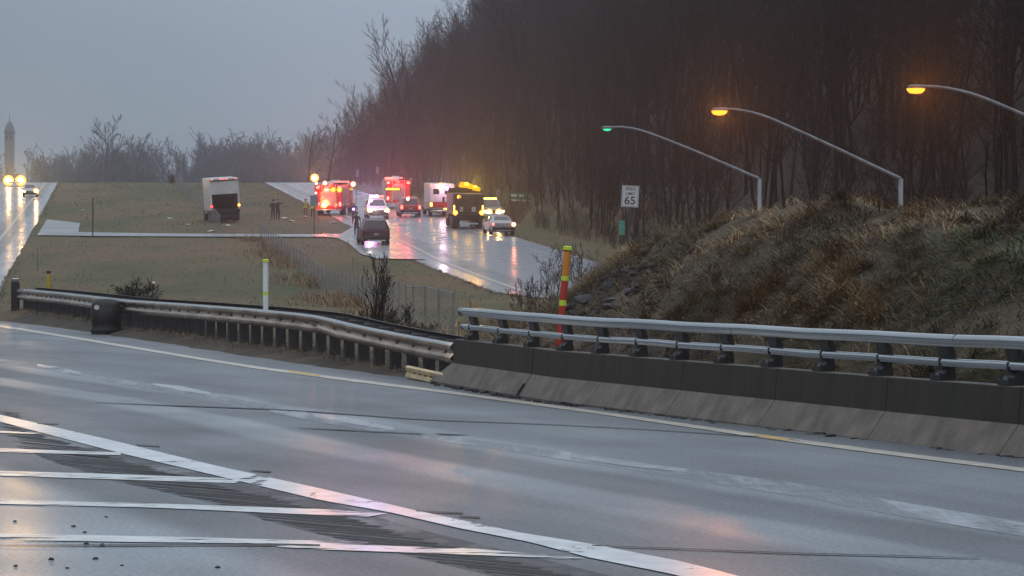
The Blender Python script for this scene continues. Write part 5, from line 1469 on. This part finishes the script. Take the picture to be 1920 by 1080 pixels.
bar = panel(t, 'beacon_bar', (.35, y0 + 3.9, 3.26), (2.0, .3, .1), M['black'], .02)
for xx, zz, r in ((-.1, 3.46, .22), (.25, 3.44, .22), (.6, 3.36, .19), (.95, 3.22, .19), (1.2, 3.18, .15)):
    mb = MB(); mb.lathe([(r * 1.15, -.12), (r * 1.35, .0), (r * 1.35, r * .35), (r, r * .4)], 16, M=Matrix.Translation((xx, y0 + 3.7, zz - .1)), m=1); mb.lathe([(r, r * .4), (r, r * .9), (r * .7, r * 1.35), (.01, r * 1.5)], 14, M=Matrix.Translation((xx, y0 + 3.7, zz - .1))); mb.obj('beacon', [M['l_yellow'] if xx in (.25, .95) else COVER_HALO['lit_yellow_lens'], COVER_HALO['lit_yellow_lens']], bar, smooth=True)
beam_light(t, (.2, y0 + 3.3, 3.5), (1, .50, .01), 14000, radius=.2); beam_light(t, (1.0, y0 + 3.3, 3.25), (1, .48, .01), 8000, radius=.15)
point(t, (.4, y0 + 3.7, 3.75), (1, .48, .03), 55, .2)
cab = MB(); cab.loft([[(-w, y, .7), (-w, y, zt - .3), (-w + .2, y, zt), (w - .2, y, zt), (w, y, zt - .3), (w, y, .7)] for y, w, zt in ((.95, 1.15, 3.0), (2.2, 1.15, 3.0), (2.5, 1.1, 1.9), (3.6, 1.0, 1.7))]); cab.obj('cab', M['brown_paint'], t)
for s in (-1, 1):
    mb = MB(); mb.tube([(s * 1.2, 1.9, 2.3), (s * 1.42, 1.9, 2.35)], .02, 6); mb.box((s * 1.45, 1.9, 2.2), (.16, .08, .45), bev=.02); mb.obj('mirror', M['black'], t)
    for yy in (y0 + .9, y0 + 2.2, 2.6): wheel(t, s * .98, yy, .5, .5 if yy < 0 else .32)

# --- fire engines
def fire_engine(label, px_, d, yaw, L_=8.6):
    t = heavy('fire_engine', label, 'fire engine', px_, d, L_ / 2, yaw); y0 = -L_ / 2; H = 2.95
    panel(t, 'body', (0, y0 + 2.6, 1.72), (2.5, 5.2, 2.3), M['red_paint'], .05)
    panel(t, 'rear_step', (0, y0 - .25, .52), (2.4, .5, .1), M['alu'], .02)
    panel(t, 'rear_cabinet', (0, y0 - .012, 1.7), (1.0, .03, 1.6), M['alu'], .01)
    mb = MB()
    for k in range(6):
        for s in (-1, 1):
            Mx = Matrix.Translation((s * (.62 + .0), y0 - .02, .85 + k * .26)) @ Matrix.Rotation(s * R(35), 4, 'Y'); mb.box((0, 0, 0), (.42, .012, .10), M=Mx)
    mb.obj('chevron_stripes', M['stripe'], t)
    for s in (-1, 1):
        for k in range(3):
            panel(t, 'shutter', (s * 1.252, y0 + .95 + k * 1.6, 1.85), (.02, 1.35, 1.5), M['alu'], .006)
        panel(t, 'side_stripe', (s * 1.256, y0 + 2.6, .95), (.016, 5.1, .18), M['stripe'], .004)
        mb = MB(); mb.tube([(s * .62, y0 - .08, .6), (s * .62, y0 - .08, 2.9)], .03, 6); mb.obj('grab_rail', M['chrome'], t)
        blens(t, (s * 1.05, y0 - .03, 1.05), (.2, .06, .36), M['l_red'], 'taillight')
        blens(t, (s * 1.02, y0 - .03, 2.62), (.3, .08, .2), M['l_red'], 'warning_lamp')
        for yy in (y0 + 1.9, L_ / 2 - 1.6): wheel(t, s * 1.05, yy, .52, .5 if yy < 0 else .34)
    mb = MB()
    for s in (-.3, .3): mb.tube([(s, y0 + .2, H + .08), (s, y0 + 5.4, H + .25)], .04, 6)
    for k in range(14): mb.tube([(-.3, y0 + .4 + k * .36, H + .09 + k * .012), (.3, y0 + .4 + k * .36, H + .09 + k * .012)], .025, 5)
    mb.obj('ladder', M['alu'], t)
    panel(t, 'hose_bed', (.75, y0 + 2.6, H - .03), (.8, 4.6, .2), M['dark'], .03)
    cab = MB(); cab.loft([[(-w, y, .55), (-w, y, zt - .25), (-w + .15, y, zt), (w - .15, y, zt), (w, y, zt - .25), (w, y, .55)] for y, w, zt in ((y0 + 5.3, 1.22, 2.8), (L_ / 2 - .5, 1.22, 2.85), (L_ / 2, 1.15, 2.3), (L_ / 2 + .05, 1.12, 1.2))]); c = cab.obj('cab', M['red_paint'], t)
    for s in (-1, 1):
        for yy in (y0 + 6.1, y0 + 7.2): panel(c, 'window', (s * 1.232, yy, 2.1), (.03, .8, .7), M['glass'], .01)
    panel(t, 'light_bar', (0, L_ / 2 - 1.2, 2.98), (1.9, .35, .18), M['l_redsoft'], .05)
    return t, y0, H
t, y0, H = fire_engine('red fire engine beside the median with a floodlight on its mast and lit compartments', 634, 249, R(-4))
mb = MB(); mb.tube([(-1.35, y0 + .4, 1.0), (-1.35, y0 + .4, H + .55)], .04, 8); mb.tube([(-1.35, y0 + .4, 1.1), (-1.2, y0 + .6, 1.1)], .05, 8); mb.tube([(-1.35, y0 + .4, 2.6), (-1.2, y0 + .6, 2.6)], .03, 8); mb.obj('light_mast', M['galv'], t)
mb = MB(); mb.box((-1.35, y0 + .36, H + .55), (.5, .2, .36), bev=.03); mb.obj('floodlight', M['black'], t)
lens(t, (-1.35, y0 + .25, H + .55), .22, M['l_warm'], 'floodlight_lens'); beam_light(t, (-1.35, y0 - .1, H + .6), (1, .45, .10), 11000, radius=.2)
for xx, zz, r, mk, col, pw in ((-1.15, 3.0, .07, 'l_white', (1, .6, .35), 250), (-.35, 3.02, .12, 'l_white', (1, .6, .35), 700), (.42, 2.4, .15, 'l_yellow', (1, .6, .08), 1300), (1.0, 2.4, .15, 'l_yellow', (1, .6, .08), 1300),
                               (1.9, 2.86, .14, 'l_white', (1, .75, .5), 900), (-.42, .98, .17, 'l_warm', (1, .5, .2), 1600), (-1.2, 2.1, .06, 'l_white', (1, .5, .4), 150), (-.9, 1.1, .09, 'l_red', (1, .03, .02), 4000), (.7, 1.0, .09, 'l_red', (1, .03, .02), 4000), (-.9, 2.7, .08, 'l_red', (1, .05, .02), 3000), (.1, 2.75, .08, 'l_red', (1, .05, .02), 3000)):
    yy = y0 - .05 if abs(xx) < 1.26 else y0 + 3.0
    if abs(xx) >= 1.26: panel(t, 'lamp_bracket', (1.55, yy + .1, zz), (.7, .06, .06), M['galv'], .01)
    lens(t, (xx, yy, zz), r, M[mk], 'work_lamp'); beam_light(t, (xx, yy - .3, zz), col, pw)
point(t, (-.3, y0 - .7, 2.5), (1, .06, .03), 260, .2); point(t, (-.42, y0 - .5, 1.1), (1, .3, .08), 120, .2)
t, y0, H = fire_engine('red rescue engine behind the red suv with an amber arrow bar on its rear', 748, 272, YR + R(-1), 8.0)
mb = MB()
for k in range(6): mb.box((-1.18 + k * .24, y0 - .10, 1.98), (.19, .06, .22), bev=.03)
mb.obj('arrow_bar', M['l_yellow'], t)
panel(t, 'arrow_housing', (-.58, y0 - .05, 1.98), (1.6, .05, .34), M['black'], .01)
beam_light(t, (-.9, y0 - .45, 2.0), (1, .55, .05), 3000); beam_light(t, (-.3, y0 - .45, 2.0), (1, .55, .05), 3000)
point(t, (0, y0 - .8, 2.8), (1, .05, .04), 220, .2)
for xx in (.2, 1.0, -1.0): beam_light(t, (xx, y0 - .4, 2.7), (1, .03, .03), 6000)

# ------------------------------------------------------------------ people
def person(label, px_, d, H, yaw, top, legs, hat=None, vest=None, pose='stand', group=None):
    x = at(px_, d); t = thing('person', label, 'person', (x, d, G(x, d)), (0, 0, yaw), group)
    k = H / 1.78
    J = {}; E = []; RD = {}
    def v(n, p, r): J[n] = Vector(p) * k; RD[n] = r * k
    v('pelvis', (0, 0, .96), .150); v('waist', (0, .0, 1.10), .140); v('chest', (0, .01, 1.32), .165); v('neck', (0, .01, 1.50), .062); v('chin', (0, .03, 1.58), .070); v('head', (0, .02, 1.67), .096); v('crown', (0, .01, 1.74), .075)
    for s, n in ((-1, 'l'), (1, 'r')):
        st = .03 * s
        v('hip' + n, (s * .10, 0, .88), .105); v('knee' + n, (s * .115, .02 + st, .50), .072); v('ankle' + n, (s * .12, -.02 + st, .09), .046); v('toe' + n, (s * .14, .13 + st, .035), .038)
        v('sh' + n, (s * .20, .01, 1.43), .072)
        if pose == 'point' and s > 0: v('el' + n, (s * .36, .12, 1.34), .048); v('wr' + n, (s * .34, .30, 1.46), .032); v('ha' + n, (s * .34, .38, 1.48), .036)
        elif pose == 'fold': v('el' + n, (s * .27, .05, 1.16), .050); v('wr' + n, (s * .10, .22, 1.18), .033); v('ha' + n, (s * .03, .25, 1.20), .036)
        else: v('el' + n, (s * .27, -.02, 1.16), .048); v('wr' + n, (s * .28, .07, .93), .032); v('ha' + n, (s * .275, .10, .85), .036)
    for a, b in (('pelvis', 'waist'), ('waist', 'chest'), ('chest', 'neck'), ('neck', 'chin'), ('chin', 'head'), ('head', 'crown')): E.append((a, b))
    for n in 'lr': E += [('pelvis', 'hip' + n), ('hip' + n, 'knee' + n), ('knee' + n, 'ankle' + n), ('ankle' + n, 'toe' + n), ('chest', 'sh' + n), ('sh' + n, 'el' + n), ('el' + n, 'wr' + n), ('wr' + n, 'ha' + n)]
    for n, s in (('l', -1), ('r', 1)):
        dirv = (J['ha' + n] - J['wr' + n]).normalized(); sd = Vector((0, 1, 0)) if abs(dirv.y) < .6 else Vector((s, 0, 0))
        for f in range(4):
            o = (f - 1.5) * .019 * k
            J['f%d' % f + n] = J['ha' + n] + dirv * (.05 * k) + sd * o; RD['f%d' % f + n] = .010 * k
            J['g%d' % f + n] = J['ha' + n] + dirv * ((.085 + .012 * (f in (1, 2))) * k) + sd * o * 1.1 + Vector((-s * .012, 0, 0)); RD['g%d' % f + n] = .008 * k
            E += [('ha' + n, 'f%d' % f + n), ('f%d' % f + n, 'g%d' % f + n)]
        J['th' + n] = J['ha' + n] + sd * .05 * k + dirv * .02 * k; RD['th' + n] = .011 * k; E.append(('ha' + n, 'th' + n))
    names = list(J); me = bpy.data.meshes.new('body'); me.from_pydata([J[n][:] for n in names], [(names.index(a), names.index(b)) for a, b in E], [])
    ob = bpy.data.objects.new('body_source', me); COL.objects.link(ob)
    md = ob.modifiers.new('Skin', 'SKIN'); md.use_smooth_shade = True
    sk = me.skin_vertices[0].data
    for i, n in enumerate(names):
        r = RD[n]; sk[i].radius = (r, r * (.72 if n in ('pelvis', 'waist', 'chest') else 1)); sk[i].use_root = (n == 'pelvis')
    ob.modifiers.new('Sub', 'SUBSURF').render_levels = 1
    ob.modifiers['Sub'].levels = 1
    dgp = bpy.context.evaluated_depsgraph_get()
    m2 = bpy.data.meshes.new_from_object(ob.evaluated_get(dgp)); bpy.data.objects.remove(ob)
    m2.name = 'body'; m2.materials.clear()
    for q in (legs, top, M['skin'], M['black']): m2.materials.append(q)
    for p in m2.polygons:
        z = p.center.z / k
        near_hand = min((p.center - J['ha' + n]).length for n in 'lr') < .10 * k
        p.material_index = 3 if z < .10 else (2 if z > 1.50 or near_hand else (0 if z < .98 else 1)); p.use_smooth = True
    bo = bpy.data.objects.new('body', m2); COL.objects.link(bo); bo.parent = t
    fm = MB(); fm.box((0, .115 * k, 1.635 * k), (.025, .04, .05), bev=.01)
    for s in (-1, 1): fm.box((s * .098 * k, .01, 1.64 * k), (.02, .04, .06), bev=.008)
    fm.obj('nose_and_ears', M['skin'], bo)
    mb = MB()
    for s in (-1, 1): mb.box((s * .035 * k, .105 * k, 1.665 * k), (.022, .015, .012))
    mb.box((0, .108 * k, 1.59 * k), (.045, .015, .010)); mb.obj('eyes_and_mouth', M['hair'], bo)
    if hat:
        mb = MB()
        if hat == 'helmet': mb.lathe([(.17, 1.70), (.165, 1.715), (.12, 1.73), (.11, 1.78), (.06, 1.83), (.005, 1.845)], 18, M=Matrix.Diagonal((k, k * 1.1, k, 1)))
        else: mb.lathe([(.115, 1.69), (.115, 1.73), (.10, 1.79), (.05, 1.825), (.005, 1.83)], 16, M=Matrix.Diagonal((k, k, k, 1)))
        mb.obj('helmet' if hat == 'helmet' else 'cap', hm_ if (hm_ := (M['yellow'] if hat == 'helmet' else M['uniform'])) else None, t, smooth=True)
    else:
        mb = MB(); mb.lathe([(.108, 1.66), (.112, 1.71), (.09, 1.77), (.005, 1.795)], 16, M=Matrix.Translation((0, -.012, 0)) @ Matrix.Diagonal((k, k, k, 1))); mb.obj('hair', M['hair'], t, smooth=True)
    if vest:
        mb = MB()
        for za, zb, m_ in vest:
            mb.lathe([(1.06 * interp(z, [.8, 1.0, 1.15, 1.35, 1.45], [.19, .175, .18, .205, .17]), z) for z in (za, (za + zb) / 2, zb)], 20, M=Matrix.Diagonal((k * 1.12, k * .80, k, 1)), m=m_, close=False)
        mb.obj('jacket', [M['hivis'], M['bunker']], t, smooth=True)
    return t
person('person in a dark uniform standing on the median beside the box truck', 512, 238, 1.80, R(20), M['uniform'], M['uniform'], 'cap', pose='fold')
person('person in dark clothes with one arm raised next to the uniformed person', 521, 239.5, 1.84, R(-40), M['uniform'], M['uniform'], None, pose='point')
VS = [(.86, .93, 1), (.93, 1.0, 0), (1.0, 1.07, 1), (1.07, 1.16, 0), (1.16, 1.24, 1), (1.24, 1.32, 0), (1.32, 1.40, 1), (1.40, 1.46, 0)]
person('person in a turnout coat with yellow stripes left of the fire engine', 573, 244, 1.74, R(160), M['bunker'], M['bunker'], None, vest=VS)
person('person in a bright yellow vest half hidden behind the small grey sign', 587, 245, 1.76, R(170), M['hivis'], M['uniform'], 'helmet', vest=[(.80, 1.46, 0)])
t = person('person in dark gear holding a lit flashlight behind the maroon suv', 664, 227, 1.86, R(175), M['uniform'], M['uniform'], 'helmet', pose='fold')
person('person in dark clothes walking beside the left side of the maroon suv', 668.5, 200.5, 1.80, R(185), M['uniform'], M['uniform'], 'cap')
fl = thing('flashlight', 'lit flashlight in the hand of the person behind the maroon suv', 'flashlight', tuple(t.matrix_basis @ Vector((0, .30, 1.25))), (0, 0, R(175)))
mb = MB(); mb.tube([(0, -.09, 0), (0, .04, 0), (0, .07, 0)], [.018, .018, .03], 10); mb.obj('barrel', M['black'], fl)
lens(fl, (0, .07, 0), .07, M['l_blue'], 'lens', 1, .02); beam_light(fl, (0, .2, 0), (.75, .6, 1), 450, 1)
# ------------------------------------------------------------------ air, sky, sun, camera
HZ = bpy.data.materials.new('haze_air'); HZ.use_nodes = True
nt = HZ.node_tree; nt.nodes.clear()
o_ = nt.nodes.new('ShaderNodeOutputMaterial'); pv = nt.nodes.new('ShaderNodeVolumePrincipled')
pv.inputs['Color'].default_value = (.84, .92, 1.0, 1); pv.inputs['Density'].default_value = HAZE_D; pv.inputs['Anisotropy'].default_value = HAZE_G
nt.links.new(pv.outputs[0], o_.inputs['Volume'])
# unseen ridge added behind the camera to darken reflections in rails and barrier
nxr, nyr = 60, 14; vs = []
for j in range(nyr):
    for i in range(nxr):
        x = -330 + 660 * i / (nxr - 1); u = j / (nyr - 1); y = -38 - 130 * u
        vs.append((x, y, -.3 + 46 * math.sin(u * PI / 2) * (.8 + .25 * mnoise.noise(Vector((x * .012, u * 2, 5)))) + 1.2 * mnoise.noise(Vector((x * .1, y * .1, 1))) * u))
ix = np.arange(nxr * nyr).reshape(nyr, nxr)
rg_ = raw_mesh('hill', np.array(vs), np.stack([ix[:-1, :-1], ix[1:, :-1], ix[1:, 1:], ix[:-1, 1:]], -1).reshape(-1, 4), [mat('reflection_ridge_dark', (.035, .032, .03), .95, col2=(.018, .017, .017), scale=.3)], smooth=True)
tag(rg_, 'unseen dark ridge added behind the camera for reflections', 'hill', kind='structure')
# unseen ridge added beyond the left carriageway to darken rail and barrier faces
vs = []
for j in range(40):
    for i in range(16):
        u = i / 15; y = -60 + 270 * j / 39
        f = sstep(-60, -20, y) * (1 - sstep(165, 208, y))
        x = -46 - .09 * max(0, y) - 90 * u
        vs.append((x, y, -.4 + f * (38 * math.sin(u * PI / 2) * (.85 + .25 * mnoise.noise(Vector((u * 2, y * .015, 8))))) + base(y) * 1.0))
ix = np.arange(40 * 16).reshape(40, 16)
rg2 = raw_mesh('hill', np.array(vs), np.stack([ix[:-1, :-1], ix[1:, :-1], ix[1:, 1:], ix[:-1, 1:]], -1).reshape(-1, 4), [rg_.data.materials[0]], smooth=True)
tag(rg2, 'unseen dark ridge added at the left to darken the rails', 'hill', kind='structure')
mb = MB(); mb.box((0, 470, 67), (1400, 1300, 146)); hz = mb.obj('haze', HZ); tag(hz, 'damp evening haze in the air', 'haze', kind='stuff')

w = bpy.data.worlds.new('World'); SC.world = w; w.use_nodes = True
nt = w.node_tree; N = nt.nodes; L = nt.links
bg = N['Background']
sky = N.new('ShaderNodeTexSky'); sky.sky_type = 'NISHITA'; sky.sun_disc = False
SUN_EL, SUN_AZ = R(38), R(-145)
sky.sun_elevation = SUN_EL; sky.sun_rotation = SUN_AZ; sky.dust_density = 6; sky.air_density = 2; sky.ozone_density = 2
tc = N.new('ShaderNodeTexCoord'); sep = N.new('ShaderNodeSeparateXYZ'); L.new(tc.outputs['Generated'], sep.inputs[0])
# overcast deck: brighter towards the zenith, with soft cloud variation
mp = N.new('ShaderNodeMapping'); mp.inputs['Scale'].default_value = (2.0, 2.0, 6.0); L.new(tc.outputs['Generated'], mp.inputs['Vector'])
nz_ = N.new('ShaderNodeTexNoise'); nz_.inputs['Scale'].default_value = 1.6; nz_.inputs['Detail'].default_value = 4; L.new(mp.outputs['Vector'], nz_.inputs['Vector'])
rp = N.new('ShaderNodeValToRGB'); e = rp.color_ramp.elements
e[0].position = 0.0; e[0].color = (.25, .305, .37, 1); e[1].position = 1.0; e[1].color = (1.15, 1.28, 1.45, 1)
q = e.new(.10); q.color = (.34, .42, .51, 1); q = e.new(.35); q.color = (.60, .70, .80, 1)
L.new(sep.outputs['Z'], rp.inputs['Fac'])
vr = N.new('ShaderNodeMapRange'); vr.inputs[3].default_value = .82; vr.inputs[4].default_value = 1.18; L.new(nz_.outputs['Fac'], vr.inputs[0])
m1 = N.new('ShaderNodeMix'); m1.data_type = 'RGBA'; m1.blend_type = 'MULTIPLY'; m1.inputs[0].default_value = 1; L.new(rp.outputs[0], m1.inputs[6]); L.new(vr.outputs[0], m1.inputs[7])
# darker towards the left (west) of the view
sx = N.new('ShaderNodeMapRange'); sx.inputs[1].default_value = -.20; sx.inputs[2].default_value = .05; sx.inputs[3].default_value = .72; sx.inputs[4].default_value = 1.08; L.new(sep.outputs['X'], sx.inputs[0])
m2 = N.new('ShaderNodeMix'); m2.data_type = 'RGBA'; m2.blend_type = 'MULTIPLY'; m2.inputs[0].default_value = 1; L.new(m1.outputs[2], m2.inputs[6]); L.new(sx.outputs[0], m2.inputs[7])
# the overcast hides nearly all of the clear Nishita sky behind it
sc_ = N.new('ShaderNodeMix'); sc_.data_type = 'RGBA'; sc_.blend_type = 'MULTIPLY'; sc_.inputs[0].default_value = 1; L.new(m2.outputs[2], sc_.inputs[6]); sc_.inputs[7].default_value = (OVER, OVER, OVER, 1)
mxs = N.new('ShaderNodeMix'); mxs.data_type = 'RGBA'; mxs.inputs[0].default_value = .94; L.new(sky.outputs[0], mxs.inputs[6]); L.new(sc_.outputs[2], mxs.inputs[7])
L.new(mxs.outputs[2], bg.inputs['Color']); bg.inputs['Strength'].default_value = SKY_S

sl = bpy.data.lights.new('sun', 'SUN'); sl.energy = SUN_S; sl.angle = R(40); sl.color = (1, .97, .94)
so = bpy.data.objects.new('sun', sl); COL.objects.link(so)
sd = Vector((math.sin(SUN_AZ) * math.cos(SUN_EL), math.cos(SUN_AZ) * math.cos(SUN_EL), math.sin(SUN_EL)))
so.rotation_euler = sd.to_track_quat('Z', 'Y').to_euler(); so.location = (0, 0, 80)

cam = bpy.data.cameras.new('camera'); cam.lens = FPX / 1920 * 36; cam.sensor_width = 36; cam.clip_end = 4000; cam.clip_start = .3
co = bpy.data.objects.new('camera', cam); COL.objects.link(co); co.location = (0, 0, CAMZ); co.rotation_euler = (R(90), 0, 0)
SC.camera = co
SC.view_settings.view_transform = 'Standard'; SC.view_settings.look = 'None'; SC.view_settings.gamma = 1; SC.view_settings.exposure = EXPO
cy = SC.cycles
cy.use_denoising = True; cy.max_bounces = 5; cy.diffuse_bounces = 2; cy.glossy_bounces = 3; cy.transparent_max_bounces = 12; cy.volume_bounces = 1
cy.sample_clamp_indirect = 6; cy.use_light_tree = True; cy.caustics_reflective = False; cy.caustics_refractive = False
